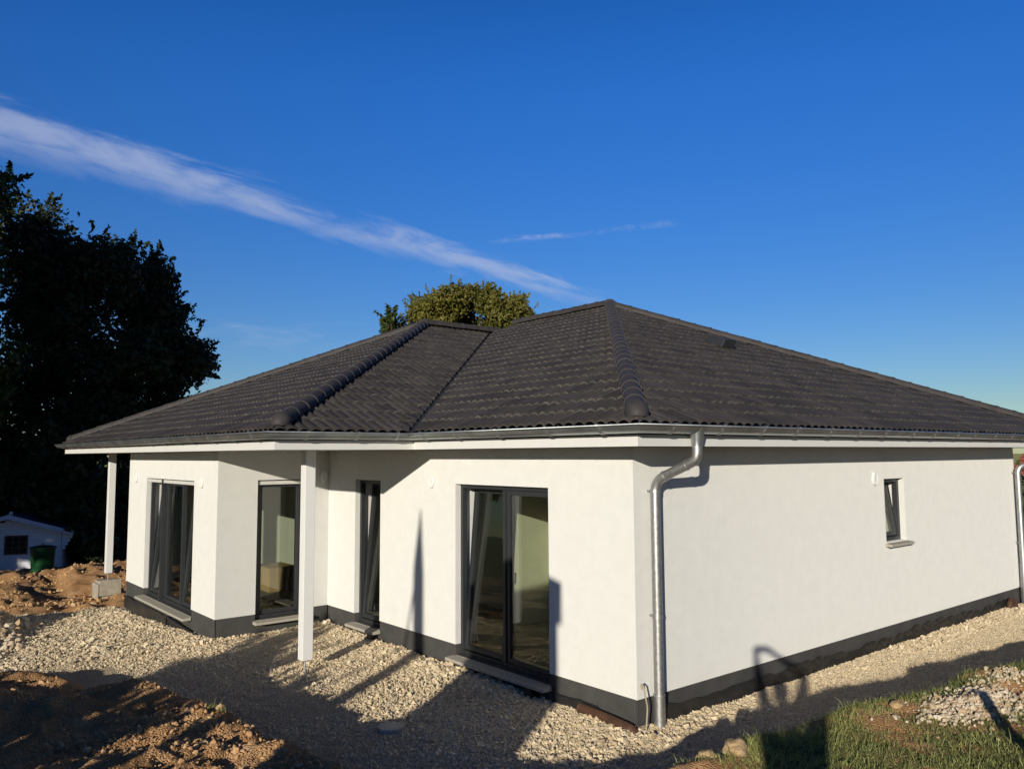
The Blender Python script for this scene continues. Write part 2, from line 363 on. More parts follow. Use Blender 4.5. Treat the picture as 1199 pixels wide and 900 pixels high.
def terrain(x, y, fine=True):
    d, h = lipd(x, y); zb = zbase(x, y)
    w = np.zeros(x.shape); acc = np.zeros(x.shape)
    for P in np.vstack((LIP, BANK)):
        q = 1 / ((x - P[0]) ** 2 + (y - P[1]) ** 2 + .02) ** 1.6; w += q; acc += q * P[2]
    zt = acc / w; zt = h + (zt - h) * sst(d, 0, 1.6)
    k = sst(d + .10 * fbm(x, y, 2.2, 3, seed=5), -(.12 + .95 * np.clip(h - zb, .05, 1)), .12)
    z = zb + (zt - zb) * k
    field = sst(-x, 12.0, 13.2) * (1 - k)
    soil = np.maximum(k, field)
    z = z + soil * (.11 * fbm(x, y, .9, 3, seed=1) + (.085 * fbm(x, y, 3.1, 5, .62, seed=2) if fine else 0)) * (1 - .55 * sst(x, 1.2, 2.2))
    z = z + field * .22 * fbm(x * .5 + y * .3, y * 2, .8, 3, seed=9)
    gk = (1 - soil)
    z = z + gk * (.03 * fbm(x, y, .8, 3, seed=3) + .02 * fbm(x, y, 9, 2, seed=4)) - gk * .03 * (x > -6.5)
    z = z + .22 * np.exp(-(((x + 11.4) / .8) ** 2 + ((y + 4.2) / .5) ** 2)) + .10 * np.exp(-(((x + 9.9) / .8) ** 2 + ((y + 4.2) / .3) ** 2))
    inside = np.maximum(np.minimum(np.minimum(-x, x + 6.9), np.minimum(y, 10.28 - y)), np.minimum(np.minimum(-6.7 - x, x + 11.69), np.minimum(y + 1.83, 10.28 - y)))
    z = z - np.clip((inside - .1) / .3, 0, 1) * .5  # below the floor slab
    return z, k, field, d


def make_ground():
    a0 = math.atan2(view.y, view.x); fan = np.linspace(-R(46), R(46), 560); rest = np.linspace(R(46), 2 * math.pi - R(46), 110)[1:-1]
    an = a0 + np.concatenate((fan, rest)); na = len(an)
    r = [.25]
    while r[-1] < 60: r.append(r[-1] * 1.0072 if r[-1] > 1.5 else r[-1] * 1.05)
    while r[-1] < 1500: r.append(r[-1] * 1.12)
    r = np.array(r); nr = len(r)
    A, Rr = np.meshgrid(an, r); x = CAM.x + np.cos(A) * Rr; y = CAM.y + np.sin(A) * Rr
    z, k, field, d = terrain(x.ravel(), y.ravel())
    v = np.stack((x.ravel(), y.ravel(), z), 1)
    i, j = np.meshgrid(np.arange(nr - 1), np.arange(na), indexing='ij'); jn = (j + 1) % na
    f = np.stack((i * na + j, i * na + jn, (i + 1) * na + jn, (i + 1) * na + j), -1).reshape(-1, 4)
    v = np.vstack((v, [[CAM.x, CAM.y, float(terrain(np.array([CAM.x]), np.array([CAM.y]))[0][0])]])); c = len(v) - 1
    jj = np.arange(0, na - 1, 2); hub = np.stack((np.full(len(jj), c), jj, jj + 1, np.where(jj + 2 < na, jj + 2, 0)), 1)
    f = np.concatenate((f, hub)); o = np_mesh('ground', v, f[:, ::-1].ravel(), 4, M['ground'], True); me = o.data
    x = v[:, 0]; y = v[:, 1]; k = np.append(k, 1.); field = np.append(field, 0.)
    soil = np.clip(np.maximum(k, field) * 1.15 - .05, 0, 1)
    far = np.hypot(x - CAM.x, y - CAM.y)
    turf = k * sst(x, 1.7, 2.3) * np.clip(.3 + 1.8 * fbm(x, y, 1.0, 3, seed=8), 0, 1) * .8
    turf = np.maximum(turf, sst(far, 34, 45) * .9)
    cols = np.stack((soil, 1 - soil, turf, np.ones_like(x)), 1)
    at = me.color_attributes.new('zone', 'FLOAT_COLOR', 'POINT'); at.data.foreach_set('color', cols.astype(np.float32).ravel())
    tag(o, kind='structure'); return o


make_ground()


def tz(x, y):
    return float(terrain(np.array([float(x)]), np.array([float(y)]))[0][0])


# ------------------------------------------------------------------ the house
XW0, XW1, YW = -11.69, -6.706, -1.833          # wing: left wall, side wall, front wall
YB = 10.28                                     # right wall's far end
ZP, ZS, FH = .25, 2.75, .109                   # plinth top, underside of fascia, fascia height
EAVE = [(.507, -.481), (.507, 12.15), (-15.17, 12.15), (-15.17, -2.36), (-3.37, -2.36), (-3.37, -.481)]   # CCW
house = empty('house', (0, 0, 0), 'white rendered bungalow with dark hipped tile roof and grey plinth', 'house')


def wall_run(ax, val, a, b, nrm, openings, z0, z1, thick, mb, push=0.0, ends=(0, 0)):
    """a wall along axis ax (0: along x at y=val, 1: along y at x=val) from a to b; nrm = outward sign; openings (s0,s1,z0,z1)"""
    us = sorted({a, b, *[q for o in openings for q in o[:2]]}); zs = sorted({z0, z1, *[min(max(q, z0), z1) for o in openings for q in o[2:]]})

    def P(u, w, z):
        d = val + nrm * (push - w); return (u, d, z) if ax == 0 else (d, u, z)

    def hole(u, z): return any(o[0] < u < o[1] and o[2] < z < o[3] for o in openings)
    idx = {}

    def V(u, w, z):
        k = (u, w, z)
        if k not in idx: idx[k] = len(mb.v); mb.v.append(P(u + (ends[0] if u == a and w > 0 else 0) - (ends[1] if u == b and w > 0 else 0), w, z))
        return idx[k]
    cells = {(i, j) for i in range(len(us) - 1) for j in range(len(zs) - 1) if not hole((us[i] + us[i + 1]) / 2, (zs[j] + zs[j + 1]) / 2)}
    for i, j in cells:
        u0, u1, q0, q1 = us[i], us[i + 1], zs[j], zs[j + 1]
        mb.f.append((V(u0, 0, q0), V(u1, 0, q0), V(u1, 0, q1), V(u0, 0, q1))); mb.f.append((V(u0, thick, q0), V(u0, thick, q1), V(u1, thick, q1), V(u1, thick, q0)))
        for di, dj, e in ((-1, 0, (u0, q0, u0, q1)), (1, 0, (u1, q1, u1, q0)), (0, -1, (u1, q0, u0, q0)), (0, 1, (u0, q1, u1, q1))):
            if (i + di, j + dj) not in cells: mb.f.append((V(e[0], 0, e[1]), V(e[2], 0, e[3]), V(e[2], thick, e[3]), V(e[0], thick, e[1])))


# openings: along-wall start, end, sill, head
O_BIG = (-3.10, -1.29, .125, 2.30); O_W2 = (-5.80, -5.03, .125, 2.30)
O_SIDE = (-1.21, -.40, .16, 2.30); O_WING = (-10.48, -7.78, .14, 2.28); O_SMALL = (5.30, 5.92, 1.40, 2.30)
TH = .36


def walls():
    runs = [(0, 0.0, XW1, 0.0, -1, [O_BIG, O_W2], (-TH, TH)), (1, 0.0, 0.0, YB, 1, [O_SMALL], (TH, TH)), (1, XW1, YW, 0.0, 1, [O_SIDE], (TH, -TH)),
            (0, YW, XW0, XW1, -1, [O_WING], (TH, TH)), (1, XW0, YW, YB, -1, [], (TH, TH)), (0, YB, XW0, 0.0, 1, [], (TH, TH))]
    up_, lo = MB(), MB()
    for ax, val, a, b, n, op, ends in runs:
        wall_run(ax, val, a, b, n, op, ZP, ZS + .004, TH, up_, 0, ends)
        wall_run(ax, val, a, b, n, [(o[0], o[1], -9, o[3]) if o[2] < .3 and False else o for o in op], -.75, ZP - .002, TH - .012, lo, -.012, ends)
    up_.build('outer_wall', M['render'], house); lo.build('plinth', M['plinth'], house)


walls()
# interior: floor, partitions, ceiling comes with the soffit
b = MB(); b.prism([(XW0 + TH - .04, YW + TH - .04), (XW1 - TH + .04, YW + TH - .04), (XW1 - TH + .04, TH - .04), (-TH + .04, TH - .04), (-TH + .04, YB - TH + .04), (XW0 + TH - .04, YB - TH + .04)], -.1, .118); b.build('interior_floor', M['screed'], house)
b = MB()
for p, q in (((-7.0, 2.36, .12), (-.37, 2.48, 2.75)), ((-4.03, 1.55, .12), (-3.88, 2.358, 2.75)), ((-6.85, .37, .12), (-6.72, 2.358, 2.75)), ((-11.3, 3.6, .12), (-7.002, 3.72, 2.75)),
             ((-10.15, 2.2, .12), (-10.0, 3.598, 2.75)), ((-2.4, 4.3, .12), (-.37, 4.42, 2.75)), ((-2.4, 6.8, .12), (-.37, 6.92, 2.75)), ((-2.52, 2.482, .12), (-2.402, 9.9, 2.75))): b.box(p, q)
b.build('interior_wall', M['plaster'], house)
b = MB(); b.prism(offset_poly(EAVE, -.03), ZS + .006, ZS + .09); b.build('soffit', M['fascia'], house)
b = MB()
outer = EAVE; inner = offset_poly(EAVE, -.027)
for i in range(len(EAVE)):
    j = (i + 1) % len(EAVE); a, c, d, e = Vector(outer[i]), Vector(outer[j]), Vector(inner[j]), Vector(inner[i]); g = (c - a).normalized() * .0015
    b.prism([tuple(a + g), tuple(c - g), tuple(d - g), tuple(e + g)], ZS, ZS + FH)
b.build('fascia', M['fascia'], house)

# roof -------------------------------------------------
SL, Z0, TE = .43, 2.98, .05
OX, OY, OB, OL, WR, WF = .507 + TE, -.481 - TE, 12.15 + TE, -15.17 - TE, -3.37 + TE, -2.36 - TE
RY = (OB + OY) / 2; AX = OX - (RY - OY); WX = (OL + WR) / 2; WH = WX - OL; WYA = WF + WH
dR = (lambda p: OX - p.x); dF = (lambda p: p.y - OY); dB = (lambda p: OB - p.y); dL = (lambda p: p.x - OL); dW = (lambda p: WR - p.x); dWF = (lambda p: p.y - WF)


def clip(bm, f, g, gap=0.0):
    """keep where f <= g - gap (both linear in x, y)"""
    h = lambda p: f(p) - g(p) + gap
    o = Vector((0, 0, 0)); h0 = h(o); gx = h(Vector((1, 0, 0))) - h0; gy = h(Vector((0, 1, 0))) - h0
    n = Vector((gx, gy, 0)); co = n * (-h0 / n.dot(n))
    bmesh.ops.bisect_plane(bm, geom=bm.verts[:] + bm.edges[:] + bm.faces[:], plane_co=co, plane_no=n, clear_outer=True, dist=1e-5)


def tile_face(O, a, n, u0, u1, depth, clips, name='tiled_slope'):
    """wavy concrete tiles in overlapping courses; O a point on the eave line, a along it, n up the slope in plan"""
    c = .313; per = .15; ns = 8; du = per / ns; nu = int((u1 - u0) / du) + 1; nc = int(depth / c) + 1
    rows = [(-.004, .004, 0)]
    for k in range(nc): rows += [(k * c, .025, k), (k * c + c * .5, .013, k), (k * c + c * .995, .002, k)]
    tt = np.array([0, .04, .09, .17, .28, .42, .58, .72, .83, .91, .96]); k0 = int(math.floor(u0 / per)); k1 = int(math.ceil(u1 / per))
    us = (np.arange(k0, k1)[:, None] + tt[None]).ravel() * per; us = us[(us >= u0 - 1e-6) & (us <= u1 + 1e-6)]; us = np.concatenate(([u0], us, [u1])); us = us[np.concatenate(([True], np.diff(us) > 1e-4))]; nu = len(us)
    t_ = (us / per) % 1.; wave = .040 * np.abs(np.sin(np.pi * t_)) ** .75 - .024
    ti = np.floor(us / (2 * per)).astype(int); jit = np.random.default_rng(int(abs(u1 * 100))).normal(0, .0022, (nc + 1, ti.max() - ti.min() + 2))
    V = []; UV = []
    for d, off, k in rows:
        z = Z0 + SL * d + off + wave * (1 if d >= 0 else .9) + jit[k, ti - ti.min()]
        dd = d + .6 * jit[k, ti - ti.min()]
        V.append(np.stack((O[0] + a[0] * us + n[0] * dd, O[1] + a[1] * us + n[1] * dd, z), 1)); UV.append(np.stack((us / (2 * per), np.full(nu, k + .5)), 1))
    V = np.concatenate(V); UV = np.concatenate(UV); nr = len(rows)
    bm = bmesh.new(); lay = bm.loops.layers.uv.new('UVMap'); bv = [bm.verts.new(v) for v in V]
    for i in range(nr - 1):
        riser = i > 0 and i % 3 == 0
        for j in range(nu - 1):
            q = (i * nu + j, i * nu + j + 1, (i + 1) * nu + j + 1, (i + 1) * nu + j); f = bm.faces.new([bv[t] for t in q]); f.smooth = True; f.material_index = 1 if riser else 0
            w = UV[(i + 1) * nu + j]
            for lp in f.loops: lp[lay].uv = (w[0] + .001, w[1])
    for f, g, gap in clips: clip(bm, f, g, gap)
    for e in bm.edges:
        if len(e.link_faces) == 2 and e.calc_face_angle(0) > R(38): e.smooth = False
    bmesh.ops.recalc_face_normals(bm, faces=bm.faces)
    if sum(f.normal.z for f in bm.faces) < 0: bmesh.ops.reverse_faces(bm, faces=bm.faces)
    me = bpy.data.meshes.new(name); bm.to_mesh(me); bm.free(); me.materials.append(M['tile']); me.materials.append(M['tile_edge']); o = bpy.data.objects.new(name, me); col.objects.link(o); o.parent = roof; return o


b = MB()  # the roof deck under the tiles, also closes the loft


def zr(d): return Z0 + SL * d - .06


P3 = lambda x, y, d: (x, y, zr(d))
Rp = (AX, RY); Lp = (OL + (RY - OY), RY)
e_ = .0
b.add([P3(OX, OY, 0), P3(OX, OB, 0), P3(*Rp, RY - OY)], [(0, 1, 2)])
b.add([P3(WR, OY, 0), P3(OX, OY, 0), P3(*Rp, RY - OY), P3(*Lp, RY - OY), P3(WX, OY + WH, WH)], [(0, 1, 2, 3, 4)])
b.add([P3(WR, WF, 0), P3(WR, OY, 0), P3(WX, OY + WH, WH), P3(WX, WYA, WH)], [(0, 1, 2, 3)])
b.add([P3(OL, WF, 0), P3(WR, WF, 0), P3(WX, WYA, WH)], [(0, 1, 2)])
b.add([P3(OL, OB, 0), P3(OL, WF, 0), P3(WX, WYA, WH), P3(WX, OY + WH, WH), P3(*Lp, RY - OY)], [(0, 1, 2, 3, 4)])
b.add([P3(OX, OB, 0), P3(OL, OB, 0), P3(*Lp, RY - OY), P3(*Rp, RY - OY)], [(0, 1, 2, 3)])
roof = b.build('roof', M['gasket'], house)
half = RY - OY
tile_face((OX, OY), (0, 1), (-1, 0), 0, OB - OY, half, [(dR, dF, 0), (dR, dB, 0)])
tile_face((0, OY), (1, 0), (0, 1), OL, OX, half, [(dF, dR, 0), (dW, dF, .05), (dF, dL, 0), (dF, dB, 0)])
tile_face((WR, 0), (0, 1), (-1, 0), WF, RY, WH, [(dW, dWF, 0), (dF, dW, .05), (dW, dL, 0)])
tile_face((0, WF), (1, 0), (0, 1), OL, WR, WH, [(dWF, dW, 0), (dWF, dL, 0)])
tile_face((OL, 0), (0, 1), (1, 0), WF, OB, half, [(dL, dWF, 0), (dL, dB, 0), (dL, lambda p: WH, 0)])
tile_face((0, OB), (1, 0), (0, -1), OL, OX, half, [(dB, dR, 0), (dB, dL, 0), (dB, dF, 0)])


def caps(A, B, name, dome=True, r0=.113, step=.335, lift=.0):
    A, B = Vector(A), Vector(B); t = (B - A).normalized(); side = t.cross(Vector((0, 0, 1))).normalized(); n = side.cross(t); L_ = (B - A).length; mb = MB()
    k = 0; s = 0.; K = 12
    while s < L_ - .05:
        ra, rb = r0 * random.uniform(.985, 1.015), r0 * .90; l = min(step + .05, L_ - s + .06); prof = [R(-14 + 208 * i / K) for i in range(K + 1)]
        o = A + t * s + n * (lift + random.uniform(-.003, .003)); vs = []
        for ss, rr in ((0, ra - .016), (0, ra), (.05, ra), (.055, ra - .008), (l, rb)):
            for g in prof: vs.append(o + t * ss + side * math.cos(g) * rr + n * (math.sin(g) * rr * .92))
        w = K + 1; fs = [(i * w + j, i * w + j + 1, (i + 1) * w + j + 1, (i + 1) * w + j) for i in range(4) for j in range(K)]
        mb.add(vs, fs); s += step; k += 1
    if dome:
        vs = []; rows_ = 6
        for i in range(rows_ + 1):
            ph = R(90 * i / rows_); rr = (r0 + .006) * math.cos(ph) + .002; ss = -.17 * math.sin(ph) + .03
            for j in range(K + 1): g = R(-14 + 208 * j / K); vs.append(A + t * ss + side * math.cos(g) * rr + n * (math.sin(g) * rr * .92 + lift))
        w = K + 1; mb.add(vs, [(i * w + j, i * w + j + 1, (i + 1) * w + j + 1, (i + 1) * w + j) for i in range(rows_) for j in range(K)])
    o = mb.build(name, M['cap'], roof, True, angle=50); return o


zt = lambda d: Z0 + SL * d + .025
i_ = .17
caps((OX - i_, OY + i_, zt(i_)), (AX, RY, zt(half)), 'hip_cap')
caps((OX - i_, OB - i_, zt(i_)), (AX, RY, zt(half)), 'hip_cap')
caps((WR - i_, WF + i_, zt(i_)), (WX, WYA, zt(WH)), 'hip_cap')
caps((OL + i_, WF + i_, zt(i_)), (WX, WYA, zt(WH)), 'hip_cap')
caps((AX, RY, zt(half) + .02), (Lp[0], RY, zt(half) + .02), 'ridge_cap', True)
caps((WX, WYA, zt(WH) + .02), (WX, OY + WH + .4, zt(WH) + .02), 'ridge_cap', True)
b = MB()  # valley sheet
q = Vector((-1, 1, 0)).normalized(); s_ = Vector((1, 1, 0)).normalized()
va = Vector((WR + .05, OY - .05, Z0 - .015)); vb = Vector((WX, OY + WH, Z0 + SL * WH - .015))
b.add([va + s_ * .16 + Vector((0, 0, .05)), va, va - s_ * .16 + Vector((0, 0, .05)), vb + s_ * .16 + Vector((0, 0, .05)), vb, vb - s_ * .16 + Vector((0, 0, .05))], [(0, 1, 4, 3), (1, 2, 5, 4)])
b.build('valley_sheet', mat('valley_metal', (.022, .022, .024), .75), roof)
# small vent hood on the right slope
T = Matrix.Translation((-3.288, 6.044, 4.655)) @ Matrix.Rotation(math.atan(SL), 4, 'Y') @ Matrix.Scale(1.3, 4)
b = MB(); vs = [T @ Vector(p) for p in ((-.16, -.15, 0), (.16, -.15, 0), (.16, .15, 0), (-.16, .15, 0), (-.10, -.12, .09), (.17, -.13, .13), (.17, .13, .13), (-.10, .12, .09))]
b.add(vs, [(0, 3, 2, 1), (4, 5, 6, 7), (0, 1, 5, 4), (1, 2, 6, 5), (2, 3, 7, 6), (3, 0, 4, 7)]); b.build('roof_vent', M['anth'], roof, bevel=.012)

# gutters ----------------------------------------------
GO, GZ, GR = .092, 2.947, .078


def gutter():
    prof = []
    for i in range(13): a = R(180 + 180 * i / 12); prof.append((GO + GR * math.cos(a), GZ + GR * math.sin(a)))
    for i in range(1, 7): a = R(180 - 50 * i); prof.append((GO + GR + .011 + .011 * math.cos(a), GZ + .002 + .011 * math.sin(a)))
    for i in range(12, -1, -1): a = R(180 + 180 * i / 12); prof.append((GO + (GR - .004) * math.cos(a), GZ + (GR - .004) * math.sin(a) + .0005))
    mb = MB(); n = len(EAVE); rings = [[(x, y, z) for x, y in offset_poly(EAVE, o)] for o, z in prof for z in [z]]
    m = len(prof); vs = []
    for k in range(n): vs += [(rings[i][k][0], rings[i][k][1], prof[i][1]) for i in range(m)]
    fs = [(k * m + i, k * m + (i + 1) % m, ((k + 1) % n) * m + (i + 1) % m, ((k + 1) % n) * m + i) for k in range(n) for i in range(m)]
    mb.add(vs, fs); return mb.build('gutter', M['zinc'], house, True, angle=60)


gut = gutter()


def bracket_mesh():
    mb = MB(); w = .018; vs = []
    pts = [(-.088, GZ + .03)] + [(GR * 1.035 * math.cos(R(180 + 180 * i / 12)), GZ + GR * 1.035 * math.sin(R(180 + 180 * i / 12))) for i in range(13)] + [(GR + .027, GZ + .012), (GR + .012, GZ + .02), (GR - .03, GZ + .018)]
    for o, z in pts:
        vs += [(o, -w, z), (o, w, z)]
    # thickness outward
    k = len(pts); mid = (0, GZ)
    for o, z in pts:
        d = Vector((o, z - GZ)); d = d.normalized() * .004; vs += [(o + d.x, -w, z + d.y), (o + d.x, w, z + d.y)]
    fs = []
    for i in range(k - 1):
        a = 2 * i; c = 2 * k + 2 * i; fs += [(a, a + 2, a + 3, a + 1), (c, c + 1, c + 3, c + 2), (a, c, c + 2, a + 2), (a + 1, a + 3, c + 3, c + 1)]
    mb.add(vs, fs); return mb


br0 = bracket_mesh().build('bracket', M['steel'], gut)
first = True
for i in range(len(EAVE)):
    a, c = Vector(EAVE[i]), Vector(EAVE[(i + 1) % len(EAVE)]); L_ = (c - a).length; d = (c - a) / L_; nrm = Vector((d.y, -d.x))
    if i in (1,): continue
    n = max(2, int(round(L_ / .72))); 
    for k in range(n):
        p = a + d * (L_ * (k + .5 + random.uniform(-.10, .10)) / n) + nrm * GO
        o = br0 if first else br0.copy()
        if not first: col.objects.link(o); o.parent = gut
        first = False; o.location = (p.x, p.y, 0); o.rotation_euler = (0, 0, math.atan2(nrm.y, nrm.x))


def bend(pts, r=.09, n=6):
    pts = [Vector(p) for p in pts]; out = [pts[0]]
    for i in range(1, len(pts) - 1):
        a = (pts[i - 1] - pts[i]).normalized(); c = (pts[i + 1] - pts[i]).normalized(); k = min(r, (pts[i - 1] - pts[i]).length * .45, (pts[i + 1] - pts[i]).length * .45)
        p0, p2 = pts[i] + a * k, pts[i] + c * k
        for j in range(n + 1): t = j / n; out.append(p0 * (1 - t) ** 2 + pts[i] * 2 * t * (1 - t) + p2 * t * t)
    return out + [pts[-1]]


def downpipe(y0, y1, x1=.10, zb=-.12):
    gx = .507 + GO
    mb = MB(); mb.tube(bend([(gx, y1, 2.80), (gx, y1, 2.62), (x1, y0, 2.40), (x1, y0, .20)], .12), .050, 20)
    o = mb.build('downpipe', M['steel'], house, True)
    mb = MB(); mb.tube([(x1, y0, zb), (x1, y0, .27), (x1, y0, .275), (x1, y0, .29)], [.058, .058, .062, .062], 20); mb.build('standpipe', M['steel'], o, True)
    mb = MB(); mb.tube([(gx, y1, 2.755), (gx, y1, 2.80), (gx, y1, 2.90), (gx, y1, 2.945)], [.054, .056, .078, .086], 20); mb.build('outlet', M['zinc'], o, True)
    for z in (2.30, 1.05):
        mb = MB(); mb.tube([(x1, y0, z - .014), (x1, y0, z + .014)], .056, 20); mb.box((.002, y0 - .012, z - .01), (x1 - .05, y0 + .012, z + .01)); mb.build('pipe_clamp', M['steel'], o, True)
    u = Vector((gx, y1, 2.62)); v = Vector((x1, y0, 2.40)); d = (v - u).normalized()
    for c in (u + d * .14, v - d * .13):
        mb = MB(); mb.tube([c - d * .012, c + d * .012], .0545, 20); mb.build('pipe_seam', M['steel'], o, True)
    return o


downpipe(.215, .27); downpipe(10.16, 10.75)


# windows ----------------------------------------------
def opening(name, ax, val, nrm, s0, s1, z0, z1, leaves, sill=True, bar=False, sill_out=.14, flip=False, coupler=None, label=None):
    """frame, sashes and panes of one opening; u runs along the wall, w inwards from its outer face"""
    def T(u, w, z):
        d = val - nrm * w; return Vector((u, d, z)) if ax == 0 else Vector((d, u, z))

    class LB(MB):
        def bx(s, a, c, tilt=None):
            vs = []
            for u, w, z in ((a[0], a[1], a[2]), (c[0], a[1], a[2]), (c[0], c[1], a[2]), (a[0], c[1], a[2]), (a[0], a[1], c[2]), (c[0], a[1], c[2]), (c[0], c[1], c[2]), (a[0], c[1], c[2])):
                if tilt:
                    w0, zz, an = tilt; dw, dz = w - w0, z - zz; w, z = w0 + dw * math.cos(an) + dz * math.sin(an), zz + dz * math.cos(an) - dw * math.sin(an)
                vs.append(T(u, w, z))
            return s.add(vs, [(0, 3, 2, 1), (4, 5, 6, 7), (0, 1, 5, 4), (1, 2, 6, 5), (2, 3, 7, 6), (3, 0, 4, 7)])
    f = LB(); fw, fy0, fy1 = .055, .082, .152; g = .002
    f.bx((s0 + g, fy0, z0 + g), (s0 + fw, fy1, z1 - g)); f.bx((s1 - fw, fy0, z0 + g), (s1 - g, fy1, z1 - g)); f.bx((s0 + fw + g, fy0, z1 - fw), (s1 - fw - g, fy1, z1 - g)); f.bx((s0 + fw + g, fy0, z0 + g), (s1 - fw - g, fy1, z0 + fw))
    edges = [s0 + fw]
    for k, (w, tilt) in enumerate(leaves):
        edges.append(edges[-1] + w * (s1 - s0 - 2 * fw))
        if k < len(leaves) - 1: f.bx((edges[-1] - .024, fy0, z0 + fw + g), (edges[-1] + .024, fy1, z1 - fw - g))
    fo = f.build(name, M['anth'], house, bevel=.004)
    if label: fo['label'] = label
    for k, (w, tilt) in enumerate(leaves):
        a = edges[k] + (.024 if k else 0) + .003; c = edges[k + 1] - (.024 if k < len(leaves) - 1 else 0) - .003; q0, q1 = z0 + fw + .003, z1 - fw - .003
        sw = .060; tl = (fy1 + .02, q0, math.asin(tilt / (q1 - q0))) if tilt else None
        sh = LB(); y0, y1 = fy0 + .018, fy1 + .018
        sh.bx((a, y0, q0), (a + sw, y1, q1), tl); sh.bx((c - sw, y0, q0), (c, y1, q1), tl); sh.bx((a + sw + .0015, y0, q1 - sw), (c - sw - .0015, y1, q1), tl); sh.bx((a + sw + .0015, y0, q0), (c - sw - .0015, y1, q0 + sw), tl)
        sh.build('sash', M['anth'], fo, bevel=.005)
        pn = LB(); pn.bx((a + sw - .006, y0 + .022, q0 + sw - .006), (c - sw + .006, y0 + .046, q1 - sw + .006), tl); pn.build('pane', M['glass'], fo)
        if z1 - z0 > 1.5 or True:
            hz = (q0 + q1) / 2; hx = (a + sw / 2) if flip else (c - sw / 2)
            h = LB(); h.bx((hx - .014, y1 + .001, hz - .035), (hx + .014, y1 + .012, hz + .035), tl); h.bx((hx - .008, y1 + .013, hz - .008), (hx + .008, y1 + .05, hz + .008), tl); h.bx((hx - .01, y1 + .051, hz - .12), (hx + .01, y1 + .065, hz + .012), tl); h.build('handle', M['bar'], fo)
    if coupler is not None:
        cu = edges[coupler]; cb = LB(); cb.bx((cu - .022, .012, z0 - .02), (cu + .022, fy0 - .002, z1 - .012)); cb.build('guide_rail', M['anth'], fo, bevel=.004)
    if bar:
        bb = LB(); bb.bx((s0 + .02, .034, z1 - .075), (s1 - .02, .074, z1 - .018)); bb.build('shutter_bar', M['bar'], fo, bevel=.006)
    if sill:
        sl = LB(); zz = z0 - .003; vs = []
        e0 = .0
        a, c = s0 - e0, s1 + e0
        pts = [(a - .04, -sill_out), (c + .04, -sill_out), (c + .04, -.002), (a - .04, -.002)]
        top = [T(u, w, zz - (.018 if w < -.01 else .006)) for u, w in pts]; bot = [T(u, w, zz - .055) for u, w in pts]
        sl.add(bot + top, [(0, 3, 2, 1), (4, 5, 6, 7), (0, 1, 5, 4), (1, 2, 6, 5), (2, 3, 7, 6), (3, 0, 4, 7)])
        sl.bx((a + .003, -.001, zz - .05), (c - .003, .20, zz - .004)); sl.build('sill', M['stone'], fo, bevel=.006)
    return fo


opening('patio_door', 0, 0.0, -1, *O_BIG, [(.5, .17), (.5, 0)], flip=False, label='double patio door with its left leaf tilted open')
opening('tall_window', 0, 0.0, -1, *O_W2, [(1., .17)], label='narrow tall window tilted open beside the inner corner')
opening('tall_window', 1, XW1, 1, *O_SIDE, [(1., 0)], bar=True, label='closed tall window in the wing side wall behind the post')
opening('patio_door', 0, YW, -1, *O_WING, [(.33, .17), (.37, 0), (.30, .17)], bar=True, coupler=1, label='three part patio door in the wing front')
opening('small_window', 1, 0.0, 1, *O_SMALL, [(1., .11)], sill_out=.10, label='small tilted window in the long right wall')


def vent(x, y, nx, ny, z, dark=False):
    n = Vector((nx, ny, 0)); t = Vector((-ny, nx, 0)); c = Vector((x, y, z)); mb = MB()
    for d, sx, sz in ((.0, .062, .095), (.022, .058, .09), (.034, .04, .07)): pass
    K = 20; vs = []
    lay = ((.001, .062, .098), (.022, .062, .098), (.032, .048, .082), (.027, .042, .075), (.030, .03, .06), (.026, .02, .045))
    for d, sx, sz in lay:
        for k in range(K): a = 2 * math.pi * k / K; vs.append(c + n * d + t * math.cos(a) * sx + Vector((0, 0, math.sin(a) * sz)))
    fs = [(i * K + k, i * K + (k + 1) % K, (i + 1) * K + (k + 1) % K, (i + 1) * K + k) for i in range(len(lay) - 1) for k in range(K)] + [tuple(range((len(lay) - 1) * K, len(lay) * K))]
    mb.add(vs, fs); return mb.build('vent_cover', M['paint'], house, True, angle=40)


vent(-3.648, 0, 0, -1, 2.324); vent(-7.39, YW, 0, -1, 2.274); vent(-11.15, YW, 0, -1, 2.27); vent(XW1, -.10, 1, 0, 2.34); vent(0, 5.01, 1, 0, 2.312)


def post(x, y, zb, ztop, foot):
    mb = MB(); h = .07; mb.box((x - h, y - h, zb), (x + h, y + h, ztop)); o = mb.build('roof_post', M['paint'], house, bevel=.006)
    mb = MB(); mb.tube([(x, y, foot), (x, y, zb - .012)], .012, 10); mb.box((x - .045, y - .045, zb - .011), (x + .045, y + .045, zb - .003)); mb.build('post_foot', M['steel'], o)


post(-4.14, -1.58, .12, ZS - .002, -.1)
post(-14.2, -1.58, .10, ZS - .002, -.06)
for x, y in ((-5.10, -.12), (-1.5, -.12)):  # black boxes under the sills
    b = MB(); b.box((x - .09, y, -.05), (x + .03, y + .118, .055)); b.build('sill_bracket', M['black'], house)
b = MB(); b.tube(bend([(-8.9, YW - .05, -.15), (-8.9, YW - .05, -.02), (-6.9, YW - .06, -.09), (-6.75, YW - .06, -.25)], .05), .02, 10); b.build('conduit', M['black'], house, True)
b = MB(); b.box((XW1 + .001, -.33, .06), (XW1 + .012, -.26, .10)); b.build('cable_entry', M['black'], house)
